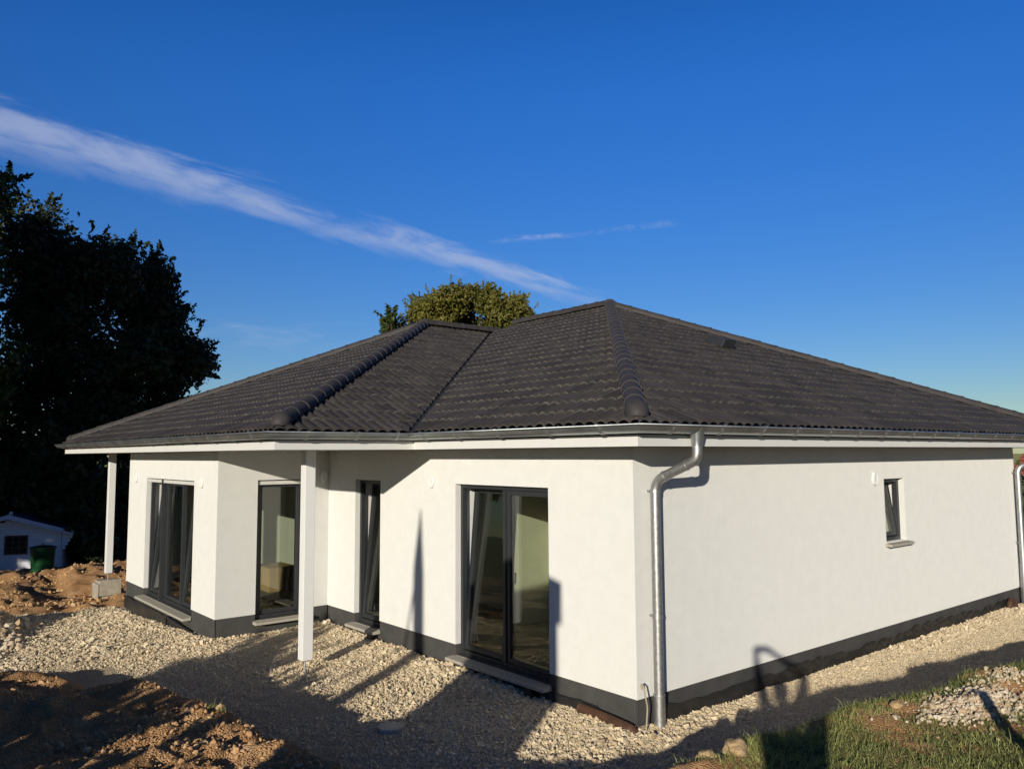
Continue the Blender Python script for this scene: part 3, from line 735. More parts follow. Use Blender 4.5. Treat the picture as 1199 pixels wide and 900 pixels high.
# dimpled drainage sheet against the foot of the walls
def membrane(ax, val, a, b_, nrm, top, seed, ribs=False):
    r = random.Random(seed); mb = MB(); du = .022; n = int((b_ - a) / du); rows = 14; prevt = None; vs = []; t = top(a)
    for i in range(n + 1):
        u = a + i * du; tt = top(u)
        for j in range(rows + 1):
            z = -.25 + (tt + .25) * j / rows; dim = .006 * (math.sin(u * 2 * math.pi / .044) * (1 if ribs else math.sin(z * 2 * math.pi / .044)))
            w = .012 + .007 + dim + .012 * mnoise.noise(Vector((u * 2.2, z * 3, seed))) + .014
            d = val + nrm * w; vs.append((u, d, z) if ax == 0 else (d, u, z))
    m = rows + 1; mb.add(vs, [(i * m + j, (i + 1) * m + j, (i + 1) * m + j + 1, i * m + j + 1) for i in range(n) for j in range(rows)])
    return mb.build('dimpled_sheet', M['black'], house, True, angle=80)


def ragged(base, amp, s): return lambda u: base + amp * (mnoise.noise(Vector((u * 1.3, s, 0))) + .6 * mnoise.noise(Vector((u * 6, s, 3))))


membrane(1, 0.0, .36, 9.6, 1, ragged(.13, .06, 1.5), 3)
membrane(0, YW, XW0 + .05, -8.2, -1, ragged(-.02, .02, 4.5), 7, True)
membrane(0, 0.0, -1.2, -.5, -1, ragged(.07, .03, 8.5), 9)


# ------------------------------------------------------------------ loose things by the house
def drain_pipe(name, path, label, r=.05):
    mb = MB(); pts = []; rs = []
    path = bend(path, .15); L_ = 0; prev = Vector(path[0])
    for i in range(len(path) - 1):
        a, c = Vector(path[i]), Vector(path[i + 1]); n = max(1, int((c - a).length / .012))
        for k in range(n): pts.append(a + (c - a) * k / n); rs.append(r * (1 + .07 * math.sin(len(pts) * 2.1)))
    mb.tube(pts, rs, 14); o = mb.build(name, M['brownp'], None, True, angle=80); return tag(o, label, 'pipe')


drain_pipe('drain_pipe', [(-.72, -.085, .03), (-.3, -.09, .015), (.02, -.10, -.005), (.09, -.09, -.12)], 'brown ribbed drain pipe lying along the front plinth at the near corner')
drain_pipe('drain_pipe', [(.10, 9.35, -.1), (.10, 9.45, .10), (.10, 9.62, .12), (.10, 9.7, -.1)], 'short brown drain pipe end at the far end of the right wall')
mb = MB(); mb.tube(bend([(.13, -.03, -.05), (.15, -.02, .22), (.14, -.06, .42), (.10, -.05, .44), (.09, -.03, .38)], .03), .008, 8); tag(mb.build('cable', mat('cable_sheath', (.42, .34, .22), .6), None, True), 'thin pale cable sticking up from the gravel beside the downpipe', 'cable')
mb = MB(); zz = tz(-1.519, -1.897); K = 28; mb.tube([(-1.519, -1.897, zz - .03), (-1.519, -1.897, zz + .042), (-1.519, -1.897, zz + .050), (-1.519, -1.897, zz + .051)], [.135, .135, .128, .10], K); tag(mb.build('shaft_cover', mat('dusty_plastic', (.42, .40, .35), .8, var=.2), None, True), 'small round grey shaft cover lying in the shaded gravel', 'cover')
pier = empty('concrete_pier', (-14.2, -1.58, -.55), 'rough concrete pier under the left roof post', 'pier')
b = MB(); b.box((-14.42, -1.80, -.78), (-14.0, -1.36, -.05)); b.build('pier_block', M['conc'], pier, bevel=.015)
b = MB(); b.box((-13.985, -1.80, -.36), (-13.95, -1.36, -.02)); b.box((-14.42, -1.845, -.70), (-13.95, -1.81, -.10)); b.build('formwork_board', M['conc'], pier, bevel=.006)
crate = empty('cardboard_box', (-9.55, .35, .12), 'brown cardboard box on the floor behind the wing side window', 'box')
b = MB(); b.box((-9.95, .05, .12), (-9.2, .60, .56)); b.build('box_body', M['card'], crate, bevel=.006)
b = MB()
for i in range(2): b.box((-9.95 + .375 * i + .003, .05, .562), (-9.95 + .375 * (i + 1) - .003, .60, .568))
b.build('flap', M['card'], crate)

# ------------------------------------------------------------------ stones, clods, grass
PHI = (1 + 5 ** .5) / 2
ICO = np.array([(-1, PHI, 0), (1, PHI, 0), (-1, -PHI, 0), (1, -PHI, 0), (0, -1, PHI), (0, 1, PHI), (0, -1, -PHI), (0, 1, -PHI), (PHI, 0, -1), (PHI, 0, 1), (-PHI, 0, -1), (-PHI, 0, 1)], float); ICO /= np.linalg.norm(ICO[0])
ICF = np.array([(0, 11, 5), (0, 5, 1), (0, 1, 7), (0, 7, 10), (0, 10, 11), (1, 5, 9), (5, 11, 4), (11, 10, 2), (10, 7, 6), (7, 1, 8), (3, 9, 4), (3, 4, 2), (3, 2, 6), (3, 6, 8), (3, 8, 9), (4, 9, 5), (2, 4, 11), (6, 2, 10), (8, 6, 7), (9, 8, 1)])


CUB = np.array([(x, y, z) for x in (-1, 1) for y in (-1, 1) for z in (-1, 1)], float) * .62
CUF = np.array([(0, 1, 3), (0, 3, 2), (4, 6, 7), (4, 7, 5), (0, 4, 5), (0, 5, 1), (2, 3, 7), (2, 7, 6), (0, 2, 6), (0, 6, 4), (1, 5, 7), (1, 7, 3)])


def scatter(name, xy, size, m, sink=.25, flat=.75, kind='stuff', seed=1, zadd=None, hi=True):
    g = np.random.default_rng(seed); n = len(xy); x, y = xy[:, 0], xy[:, 1]; z = terrain(x, y)[0]
    if zadd is not None: z = z + zadd
    BV = ICO if hi else CUB; BF = ICF if hi else CUF; nb = len(BV); sh = BV[None] * g.uniform(.62, 1.25, (n, nb, 1)); sh = sh * g.uniform(.7, 1.3, (n, 1, 3)); sh[:, :, 2] *= flat
    q = g.normal(size=(n, 4)); q[:, 1:3] *= .6; q /= np.linalg.norm(q, axis=1)[:, None]; w, a, b_, c = q.T
    Rm = np.stack((1 - 2 * (b_ * b_ + c * c), 2 * (a * b_ - c * w), 2 * (a * c + b_ * w), 2 * (a * b_ + c * w), 1 - 2 * (a * a + c * c), 2 * (b_ * c - a * w), 2 * (a * c - b_ * w), 2 * (b_ * c + a * w), 1 - 2 * (a * a + b_ * b_)), 1).reshape(n, 3, 3)
    v = np.einsum('nij,nkj->nki', Rm, sh) * size[:, None, None]
    v[:, :, 0] += x[:, None]; v[:, :, 1] += y[:, None]; v[:, :, 2] += (z + size * (flat - sink) * .6)[:, None]
    f = (BF[None] + (np.arange(n) * nb)[:, None, None]).ravel()
    o = np_mesh(name, v.reshape(-1, 3), f, 3, m); return tag(o, kind=kind)


def pts_in(x0, x1, y0, y1, n, seed):
    g = np.random.default_rng(seed); return np.stack((g.uniform(x0, x1, n), g.uniform(y0, y1, n)), 1)


def outside_house(P, pad=.03):
    x, y = P[:, 0], P[:, 1]; return ~((x < pad) & (y > -pad) & (x > XW1 - .1) | (x < XW1 + pad) & (x > XW0 - pad) & (y > YW - pad)) | (y > YB)


def gravel():
    sets = [pts_in(-6.7, 2.2, -3.4, 0, 85000, 1), pts_in(0, 1.9, -.2, 10.5, 24000, 2), pts_in(-12.6, -6.0, -5.0, -1.8, 34000, 3), pts_in(-.05, .45, -.4, 10.3, 4500, 4), pts_in(-6.7, .3, -.35, -.03, 4500, 6), pts_in(XW0 - .5, XW1 + .1, YW - .35, YW - .02, 2500, 7)]
    P = np.concatenate(sets); P = P[outside_house(P)]; d, h = lipd(P[:, 0], P[:, 1]); zb = zbase(P[:, 0], P[:, 1])
    k = sst(d, -(.12 + .95 * np.clip(h - zb, .05, 1)), .12); P = P[k + .12 * np.random.default_rng(9).normal(size=len(P)) < .12]
    g = np.random.default_rng(5); big = fbm(P[:, 0], P[:, 1], .9, 3, seed=21)
    near_wall = (P[:, 0] > -6.7) & (P[:, 1] > -.4) & (P[:, 1] < 0) | (P[:, 0] > 0) & (P[:, 0] < .45)
    size = np.clip(g.lognormal(math.log(.0098), .36, len(P)), .005, .032) * (1 + .45 * np.clip(big * 2, -.5, 1)) * np.where(near_wall, 1.25, 1) * np.where(P[:, 0] < -6.5, 1.3, 1) * np.where((P[:, 0] > .45) | (P[:, 1] < -1.9) & (P[:, 0] > -5), .78, 1)
    F = np.concatenate((pts_in(0, 1.7, -.3, 10.5, 90000, 61), pts_in(-1.4, .9, -1.7, 0, 22000, 62), pts_in(-5.6, -3.2, -1.9, -.3, 9000, 63))); F = F[outside_house(F)]; d, h = lipd(F[:, 0], F[:, 1]); F = F[d < -.35 - .6 * np.clip(h, 0, 1)]
    P = np.concatenate((P, F)); size = np.concatenate((size, np.clip(g.lognormal(math.log(.0062), .3, len(F)), .003, .014)))
    tag(scatter('gravel', P, size, M['gravel'], seed=6, hi=False), 'beige crushed limestone gravel spread round the house', 'gravel')
    # coarse piles
    def pile(cx, cy, sx, sy, n, h, s0, seed):
        g = np.random.default_rng(seed); P = g.normal(size=(n, 2)) * (sx, sy) + (cx, cy); r = ((P[:, 0] - cx) / sx) ** 2 + ((P[:, 1] - cy) / sy) ** 2
        return P, np.clip(g.lognormal(math.log(s0), .4, n), s0 * .5, s0 * 2.6), h * np.exp(-r * .5) * g.uniform(.3, 1, n)
    A = [pile(2.66, 1.18, .13, .30, 1900, .09, .014, 31), pile(2.52, 2.2, .08, .16, 200, .04, .014, 35)]
    o = scatter('gravel_heap', np.concatenate([a[0] for a in A]), np.concatenate([a[1] for a in A]), M['rock'], seed=8, zadd=np.concatenate([a[2] for a in A])); tag(o, 'pale heap of broken limestone on the grassy bank at the right', 'stone heap')
    A = [pile(-11.3, -4.25, .55, .3, 620, .12, .038, 32), pile(-9.6, -4.3, .9, .2, 360, .06, .032, 33)]
    o = scatter('gravel_heap', np.concatenate([a[0] for a in A]), np.concatenate([a[1] for a in A]), M['rock'], seed=12, zadd=np.concatenate([a[2] for a in A])); tag(o, 'pale ridge of broken limestone between the red field and the gravel at the left', 'stone heap')


gravel()


def clods():
    P = np.concatenate((pts_in(-8, 2.2, -6.5, -2.6, 34000, 41), pts_in(1.4, 4.2, -4.5, 3, 4000, 42), pts_in(-21, -12, -6, 3, 14000, 43), pts_in(-13, -7, -7, -4, 2500, 44)))
    P = P[outside_house(P, .1)]
    z, k, f, d = terrain(P[:, 0], P[:, 1]); s = np.maximum(k, f); g = np.random.default_rng(45)
    keep = (s > .25) & (g.random(len(P)) < np.clip(.30 + 2.2 * fbm(P[:, 0], P[:, 1], 1.1, 3, seed=46), .04, 1)) & ((P[:, 0] < 1.6) | (g.random(len(P)) < .35)) & (np.hypot(P[:, 0] - CAM.x, P[:, 1] - CAM.y) > 1.6)
    P = P[keep]; sz = np.clip(g.lognormal(math.log(.0072), .7, len(P)), .003, .032) * np.where(P[:, 0] < -9, 2.0, 1)
    tag(scatter('soil_clods', P, sz, M['clod'], sink=.45, seed=47), 'loose reddish soil clods on the dug earth', 'soil')


clods()
for (x, y, s, lab, sd_) in ((2.02, -1.22, .085, 'largest tan rock at the bottom edge beside the grass', 3), (1.93, -1.45, .06, 'small pale stone left of the largest tan rock', 5), (2.28, .62, .045, 'tan rock on the grass rim left of the stone heap', 4)):
    g = random.Random(sd_); bm = bmesh.new(); bmesh.ops.create_icosphere(bm, subdivisions=3, radius=s)
    for v in bm.verts:
        k = 1 + .5 * mnoise.noise(v.co / s * 1.1 + Vector((sd_, 0, 0))) + .14 * mnoise.noise(v.co / s * 4); v.co = v.co * k; v.co.z *= .75
    me = bpy.data.meshes.new('rock'); bm.to_mesh(me); bm.free(); me.materials.append(mat('tan_rock', (.42, .29, .15), .9, var=.2, vscale=9, bump=.6, bscale=40)); o = bpy.data.objects.new('rock', me); col.objects.link(o); o.location = (x, y, tz(x, y) + s * .35); tag(o, lab, 'rock')


def grass():
    g = np.random.default_rng(51); P = np.concatenate((pts_in(1.7, 4.6, -2.8, 3.2, 90000, 52), pts_in(1.75, 2.35, -1.2, 1.2, 9000, 54)))
    z, k, f, d = terrain(P[:, 0], P[:, 1]); dens = np.clip(.10 + 2.6 * fbm(P[:, 0], P[:, 1], 1.0, 3, seed=8), 0, 1) * np.where(d < .35, 1.6, .9) * (1 - sst(P[:, 0] + .5 * P[:, 1], 3.5, 4.1) * .75)
    heap = np.exp(-(((P[:, 0] - 2.66) / .24) ** 2 + ((P[:, 1] - 1.18) / .55) ** 2)); keep = (k > .55) & (g.random(len(P)) < dens * (1 - .9 * heap)); P = P[keep]
    tuft = pts_in(-9.9, -9.5, -4.6, -4.3, 160, 53); tuft2 = pts_in(-2.0, -1.85, -3.55, -3.4, 120, 55); tuft3 = pts_in(-12.6, -11.9, -2.6, -2.2, 260, 57); P = np.concatenate((P, tuft, tuft2, tuft3)); z = terrain(P[:, 0], P[:, 1])[0]
    n = len(P); h = np.clip(g.lognormal(math.log(.027), .5, n), .012, .12); a = g.uniform(0, 2 * np.pi, n); w = g.uniform(.0018, .0036, n); lean = g.normal(0, .55, (n, 2)) * h[:, None]
    dx, dy = np.cos(a) * w, np.sin(a) * w; B = np.stack((P[:, 0], P[:, 1], z - .01), 1)
    v = np.zeros((n, 5, 3)); v[:, 0] = B + np.stack((dx, dy, 0 * dx), 1); v[:, 1] = B - np.stack((dx, dy, 0 * dx), 1)
    mid = B + np.stack((lean[:, 0] * .35, lean[:, 1] * .35, h * .6), 1); v[:, 2] = mid - np.stack((dx, dy, 0 * dx), 1) * .8; v[:, 3] = mid + np.stack((dx, dy, 0 * dx), 1) * .8; v[:, 4] = B + np.stack((lean[:, 0], lean[:, 1], h), 1)
    i = (np.arange(n) * 5)[:, None]; f = np.concatenate([i + np.array([[0, 1, 2]]), i + np.array([[0, 2, 3]]), i + np.array([[3, 2, 4]])]).ravel()
    o = np_mesh('grass', v.reshape(-1, 3), f, 3, M['grass']); tag(o, 'patchy green grass on the bank in the foreground', 'grass', kind='stuff')


grass()


# ------------------------------------------------------------------ trees
def leaves_mesh(name, clumps, n, size, m, seed, parent, droop=.2, shell=.55, twigs=.33):
    g = np.random.default_rng(seed); C_ = np.array([c[:3] for c in clumps], float); rad = np.array([c[3] for c in clumps], float); wgt = rad ** 2; wgt /= wgt.sum()
    k = g.choice(len(C_), n, p=wgt); d = g.normal(size=(n, 3)); d /= np.linalg.norm(d, axis=1)[:, None]; r = rad[k] * (shell + (1.08 - shell) * g.random(n) ** .6); p = C_[k] + d * r[:, None] * (1, 1, .85)
    # break the outline: push whole sprays in and out
    sp = np.array([mnoise.noise(Vector(q) * (1.9 / max(.35, size * 3))) for q in p]); p += d * (sp * rad[k] * .45)[:, None]
    # thin twigs with leaves standing out of the crown
    nt_ = int(n * twigs / 16)
    if nt_:
        kk = g.choice(len(C_), nt_, p=wgt); td = g.normal(size=(nt_, 3)) + (0, 0, .55); td /= np.linalg.norm(td, axis=1)[:, None]; st = C_[kk] + td * (rad[kk] * .8)[:, None] * (1, 1, .85)
        ln = size * g.uniform(2.5, 7.5, nt_); u_ = np.repeat(np.linspace(.1, 1, 16)[None], nt_, 0) ; q = st[:, None] + td[:, None] * (u_ * ln[:, None])[:, :, None] + g.normal(size=(nt_, 16, 3)) * (size * (1.15 - u_) * .75)[:, :, None]
        m_ = nt_ * 16; p[:m_] = q.reshape(-1, 3)
    nrm = d + g.normal(size=(n, 3)) * .75 + (0, 0, .35); nrm /= np.linalg.norm(nrm, axis=1)[:, None]
    t = np.cross(nrm, g.normal(size=(n, 3))); t /= np.linalg.norm(t, axis=1)[:, None]; b_ = np.cross(nrm, t); s = size * g.uniform(.6, 1.35, n)[:, None]
    v = np.stack((p - t * s, p + b_ * s * .5 + nrm * s * .12, p + t * s - (0, 0, droop) * s, p - b_ * s * .5 + nrm * s * .12), 1)
    if parent is not None: v = v - np.array(base_of(parent))
    f = np.arange(n * 4)
    o = np_mesh(name, v.reshape(-1, 3), f, 4, m); o.parent = parent; return o


def tree(name, base, height, clumps, n, size, m, label, seed, group=None, trunk_r=.25, cat='tree'):
    g = random.Random(seed); t = empty(name, base, label, cat, group); B = Vector(base)
    mb = MB(); top = B + Vector((g.uniform(-.4, .4), g.uniform(-.4, .4), height * .8)); path = [B + (top - B) * (i / 8) + Vector((g.uniform(-.1, .1), g.uniform(-.1, .1), 0)) for i in range(9)]; path[0].z -= .3
    mb.tube(path, [trunk_r * (1.25 if i == 0 else 1) * (1 - .085 * i) for i in range(9)], 10)
    for c in g.sample(clumps, min(len(clumps), 14)):
        c_ = Vector(c[:3]); h = min(max((c_.z - B.z) * g.uniform(.45, .75), .8), height * .75); s = B + (top - B) * (h / (height * .8)); mid = (s + c_) / 2 + Vector((0, 0, .2)); mb.tube([s, mid, c_], [trunk_r * .38, trunk_r * .24, trunk_r * .06], 6)
    mb.build('trunk', M['bark'], t, True); leaves_mesh('crown', clumps, n, size, m, seed, t); return t


def blob(c, r, n, seed, rmin=.5, rmax=1.2):
    g = random.Random(seed); out = []
    while len(out) < n:
        p = Vector((g.uniform(-1, 1), g.uniform(-1, 1), g.uniform(-1, 1)))
        if p.length < 1: out.append((c[0] + p.x * r[0], c[1] + p.y * r[1], c[2] + p.z * r[2], g.uniform(rmin, rmax)))
    return out


def at(u, v, dist):
    d = right * ((u - 599.5) / 936.44) - up * ((v - 450) / 936.44) + view; return CAM + d * dist


def canopy(outline, dist, spread, n, seed, r0, r1):
    """clump centres filling a region of the real wood: points on the picture's rays, at that distance and spread in depth"""
    g = random.Random(seed); out = []
    for (u, v, w, h, k) in outline:
        for _ in range(k):
            a = g.uniform(0, 2 * math.pi); q = math.sqrt(g.random()); p = at(u + math.cos(a) * w * q, v + math.sin(a) * h * q, dist + g.uniform(-spread, spread)); out.append((p.x, p.y, p.z, g.uniform(r0, r1)))
    return out


def gz(x, y): return tz(x, y) - .05


pA = at(75, 560, 31); A = canopy([(60, 365, 50, 50, 24), (40, 283, 16, 20, 7), (100, 325, 44, 24, 14), (140, 318, 16, 20, 5), (95, 440, 90, 70, 34), (60, 520, 100, 60, 30), (70, 600, 110, 50, 26)], 31, 2.2, 0, 61, .55, 1.2)
tree('broadleaf_tree', (pA.x, pA.y, gz(pA.x, pA.y)), 12, A, 60000, .125, M['darkleaf'], 'tall dark leafy tree with the highest dark crown left of the house', 62, 'dark trees left of the house', .38)
pB = at(180, 560, 33); Bc = canopy([(165, 340, 28, 40, 14), (195, 400, 30, 50, 16), (165, 470, 50, 70, 26), (150, 590, 40, 60, 20), (226, 425, 10, 20, 4)], 33, 2.0, 0, 63, .4, .85)
tree('broadleaf_tree', (pB.x, pB.y, gz(pB.x, pB.y)), 10, Bc, 40000, .115, M['darkleaf'], 'dark broadleaf tree whose ragged crown ends just above the left eave', 64, 'dark trees left of the house', .3)
pC = at(-45, 500, 26); Cc = canopy([(-34, 222, 30, 26, 14), (-62, 320, 46, 70, 22), (-60, 430, 60, 60, 20)], 26, 1.5, 0, 65, .4, .85)
tree('broadleaf_tree', (pC.x, pC.y, gz(pC.x, pC.y)), 12, Cc, 22000, .11, M['brightleaf'], 'greener tree reaching in at the left edge above the dark trees', 66, None, .32)
pD = at(545, 420, 42); Dc = canopy([(545, 380, 62, 28, 38), (520, 366, 28, 14, 9), (592, 374, 24, 14, 9), (475, 388, 14, 8, 3), (618, 380, 10, 10, 4), (543, 344, 12, 4, 5), (512, 352, 10, 4, 4), (574, 349, 12, 4, 5), (602, 359, 8, 4, 3), (490, 364, 7, 5, 3), (530, 348, 5, 4, 2)], 42, 2.0, 0, 67, .28, .68)
tree('autumn_tree', (pD.x, pD.y, -1.2), 9.5, Dc, 42000, .09, M['autumnleaf'], 'yellow green autumn tree showing above the roof ridge', 68, None, .3)
pE = at(458, 430, 40); tree('slender_tree', (pE.x, pE.y, -1.2), 7, canopy([(459, 374, 3, 9, 6), (452, 388, 8, 6, 6)], 40, .5, 0, 69, .12, .28), 700, .14, M['brightleaf'], 'thin green tree tip left of the yellow green tree', 70, None, .12)
pF = at(632, 430, 45); tree('conifer', (pF.x, pF.y, -1.2), 8.2, [(pF.x, pF.y, 5.0 + i * .42, .75 - i * .075) for i in range(9)], 2200, .13, M['needle'], 'small conifer tip poking up right of the yellow green tree', 71, None, .12)
# brush under the dark trees, and unseen tall trees added on the sun's side to shade all this
for i, (u, v, d, w, h, lab) in enumerate(((20, 585, 30, 50, 45, 'dark undergrowth bush behind the white cabin'), (115, 610, 29.5, 45, 45, 'dark undergrowth bush right of the white cabin'), (150, 640, 31, 30, 25, 'low dark bush behind the left roof post'))):
    p = at(u, v, d); tree('bush', (p.x, p.y, gz(p.x, p.y)), 2.5, canopy([(u, v, w, h, 22)], d, 1.2, 0, 80 + i, .55, .95), 6500, .17, M['darkleaf'], lab, 84 + i, 'dark bushes at the field edge', .08, 'bush')
for i, (x, y, h, r) in enumerate(((-14.2, -17.8, 15, 4.2), (-17.5, -15.5, 16, 4.6), (-24.5, -15, 16, 4.6), (-32, -14, 16, 5))):
    cl = blob((x, y, h * .56), (r * .8, r * .8, h * .40), 40, 90 + i, 1.0, 1.7); g0 = gz(x, y)
    tree('broadleaf_tree', (x, y, g0), h, cl, 9000, .42, M['brightleaf'], 'unseen tall leafy tree on the sunny side, added to shade the cabin and dark trees', 95 + i, 'added shade trees left of the picture', .4)
tree('bush', (-.9, -8.3, gz(-.9, -8.3)), 1.4, blob((-.95, -8.35, 1.25), (.55, .6, .45), 14, 101, .22, .4), 6000, .08, M['brightleaf'], 'round unseen bush beyond the left edge, added to shade the gravel by the white post', 102, 'added shade bushes beyond the left edge', .06, 'bush')  # unseen bush, placed and sized for its shadow on the gravel
tree('bush', (.05, -7.95, gz(.05, -7.95)), 1.0, blob((.05, -7.95, 1.0), (.5, .55, .25), 12, 103, .2, .32), 4000, .08, M['brightleaf'], 'low unseen bush beyond the left edge, added to shade the dug soil in front', 104, 'added shade bushes beyond the left edge', .05, 'bush')  # another added bush, kept low so its shadow ends on the near soil


# ------------------------------------------------------------------ white garden cabin with green bin
def cabin():
    c = at(10, 664, 27); base = Vector((c.x, c.y, 0)); base.z = at(36, 669, 27).z
    fr = Vector((.93, -.36, 0)).normalized(); sd_ = Vector((-fr.y, fr.x, 0)); o = empty('garden_cabin', base, 'small white log cabin with blue grey roof edge at the left edge', 'cabin'); T = Matrix((( sd_.x, -fr.x, 0, base.x), (sd_.y, -fr.y, 0, base.y), (0, 0, 1, base.z), (0, 0, 0, 1)))
    ha, he, hw, dp = 1.86, 1.30, 1.55, 2.2; oh = .42
    b = MB(); n = 11
    for i in range(n):
        z0, z1 = he * i / n, he * (i + 1) / n - .004; b.box((-hw, -.03 if i % 2 else -.028, z0), (hw, .03, z1), T)
        for s in (-1, 1): b.box((s * hw - .03, .032, z0), (s * hw + .03, dp, z1), T)
    k = (ha - he) / (hw + oh)
    for i in range(6):
        z0 = he + i * .118; w = max(.05, (ha - .04 - z0 - .118) / k); b.box((-w, -.029, z0), (w, .03, z0 + .114), T)
    b.box((-hw, dp + .002, 0), (hw, dp + .06, he), T); b.build('log_wall', M['cabin'], o)
    for s in (-1, 1):
        b = MB()
        for z in range(5): l = .10 + .07 * z; b.box((s * hw + (.032 if s > 0 else -.032 - l), -.025, he - .12 * (5 - z) + .002), (s * hw + (.032 + l if s > 0 else -.032), .025, he - .12 * (4 - z) - .004), T)
        b.build('log_end', M['cabin'], o)
    rf, bb = MB(), MB()
    for s in (-1, 1):
        a = [(0, ha), (s * (hw + oh), he - .03)]
        v = [T @ Vector(p) for p in ((a[0][0], -.34, a[0][1]), (a[1][0], -.34, a[1][1]), (a[1][0], dp + .2, a[1][1]), (a[0][0], dp + .2, a[0][1]), (a[0][0], -.34, a[0][1] + .05), (a[1][0], -.34, a[1][1] + .05), (a[1][0], dp + .2, a[1][1] + .05), (a[0][0], dp + .2, a[0][1] + .05))]
        rf.add(v, [(0, 3, 2, 1), (4, 5, 6, 7), (0, 1, 5, 4), (1, 2, 6, 5), (2, 3, 7, 6), (3, 0, 4, 7)])
        v = [T @ Vector((p[0], y, p[1] + dz)) for y in (-.372, -.343) for p, dz in ((a[0], -.08), (a[1], -.07), (a[1], .06), (a[0], .07))]
        bb.add(v, [(0, 1, 2, 3), (7, 6, 5, 4), (0, 4, 5, 1), (1, 5, 6, 2), (2, 6, 7, 3), (3, 7, 4, 0)])
    rf.build('roof', M['felt'], o); bb.build('barge_board', M['trim'], o)
    b = MB(); x0, x1, z0, z1 = -.10, .50, .62, 1.16
    for p in (((x0 - .05, -.06, z0 - .05), (x1 + .05, -.031, z0)), ((x0 - .05, -.06, z1), (x1 + .05, -.031, z1 + .05)), ((x0 - .05, -.06, z0 + .001), (x0, -.031, z1 - .001)), ((x1, -.06, z0 + .001), (x1 + .05, -.031, z1 - .001))): b.box(*p, T)
    for i in (1, 2): b.box((x0 + (x1 - x0) * i / 3 - .012, -.055, z0 + .001), (x0 + (x1 - x0) * i / 3 + .012, -.045, z1 - .001), T); b.box((x0 + .001, -.0455, z0 + (z1 - z0) * i / 3 - .012), (x1 - .001, -.039, z0 + (z1 - z0) * i / 3 + .012), T)
    wn = b.build('window', mat('brown_frame', (.10, .055, .03), .6), o); b = MB(); b.box((x0, -.038, z0), (x1, -.0315, z1), T); b.build('pane', mat('dark_pane', (.01, .01, .012), .1), wn)
    b = MB(); b.box((-2.6, -.9, -.16), (2.2, dp + .3, -.004), T); b.build('base_slab', M['conc'], o)
    return T


Tc = cabin()
bp = at(49, 669, 25.4); bz = bp.z
bin_ = empty('rain_barrel', (bp.x, bp.y, bz), 'square green rain barrel with dark lid in front of the white cabin', 'barrel')
Tb = Matrix.Translation((bp.x, bp.y, bz)) @ Matrix.Rotation(R(20), 4, 'Z')
b = MB(); vs = [];
for z, w in ((0, .26), (.04, .27), (.70, .31), (.74, .335), (.78, .335)):
    for k in range(24):
        a = 2 * math.pi * k / 24; cx, cy = math.cos(a), math.sin(a); p = 4; r = w / (abs(cx) ** p + abs(cy) ** p) ** (1 / p); vs.append(Tb @ Vector((cx * r, cy * r, z)))
b.add(vs, [(i * 24 + k, i * 24 + (k + 1) % 24, (i + 1) * 24 + (k + 1) % 24, (i + 1) * 24 + k) for i in range(4) for k in range(24)] + [tuple(range(24))[::-1]])
b.build('barrel_body', M['green'], bin_, True, angle=40)
b = MB(); vs = []
for z, w in ((.783, .33), (.80, .30), (.83, .12)):
    for k in range(24): a = 2 * math.pi * k / 24; vs.append(Tb @ Vector((math.cos(a) * w, math.sin(a) * w, z)))
b.add(vs, [(i * 24 + k, i * 24 + (k + 1) % 24, (i + 1) * 24 + (k + 1) % 24, (i + 1) * 24 + k) for i in range(2) for k in range(24)] + [tuple(range(48, 72)), tuple(range(24))[::-1]])
b.tube([Tb @ Vector((-.08, 0, .832)), Tb @ Vector((-.05, 0, .87)), Tb @ Vector((.05, 0, .87)), Tb @ Vector((.08, 0, .832))], .012, 8); b.build('lid', M['black'], bin_, True, angle=40)


# ------------------------------------------------------------------ neighbour beyond the right corner
def neighbour():
    x0, x1, y0, y1 = -4.2, 5.5, 24.0, 31; zb = -1.1; ze, zp = 1.95, 3.75
    o = empty('neighbour_house', ((x0 + x1) / 2, (y0 + y1) / 2, zb), 'low house with red tiled roof just beyond the right corner of the bungalow', 'house')
    b = MB(); b.box((x0, y0, zb - .3), (x1, y1, ze + .1)); b.build('wall', M['brick'], o)
    b = MB(); ym = (y0 + y1) / 2; k = (zp - ze) / (ym - y0 + .5); n = 16
    for s in (-1, 1):
        for i in range(n):
            ya = ym - s * (ym - y0 + .5) * (1 - i / n); yb = ym - s * (ym - y0 + .5) * (1 - (i + 1) / n) ; za = ze + (zp - ze) * i / n + .06; zb_ = ze + (zp - ze) * (i + 1) / n
            b.add([(x0 - .4, ya, za), (x1 + .4, ya, za), (x1 + .4, yb, zb_), (x0 - .4, yb, zb_), (x0 - .4, ya, za - .1), (x1 + .4, ya, za - .1), (x1 + .4, yb, zb_ - .1), (x0 - .4, yb, zb_ - .1)], [(0, 1, 2, 3), (7, 6, 5, 4), (0, 4, 5, 1), (1, 5, 6, 2), (2, 6, 7, 3), (3, 7, 4, 0)])
    b.build('roof', M['redtile'], o)
    for i in range(3):
        b = MB(); xx = x0 + 1.2 + i * 3; b.box((xx, y0 - .04, zb + .9), (xx + 1.1, y0 - .005, zb + 2.1)); w = b.build('window', M['anth'], o); b = MB(); b.box((xx + .08, y0 - .05, zb + .98), (xx + 1.02, y0 - .042, zb + 2.02)); b.build('pane', mat('pane_dark', (.02, .025, .03), .1), w)


neighbour()
hx, hy = -2.7, 21.3
tree('bush', (hx, hy, gz(hx, hy)), 2.2, blob((hx, hy, .55), (1.7, .8, 1.3), 18, 121, .4, .7), 5000, .10, M['brightleaf'], 'green bush below the red roof at the right edge', 122, None, .06, 'bush')


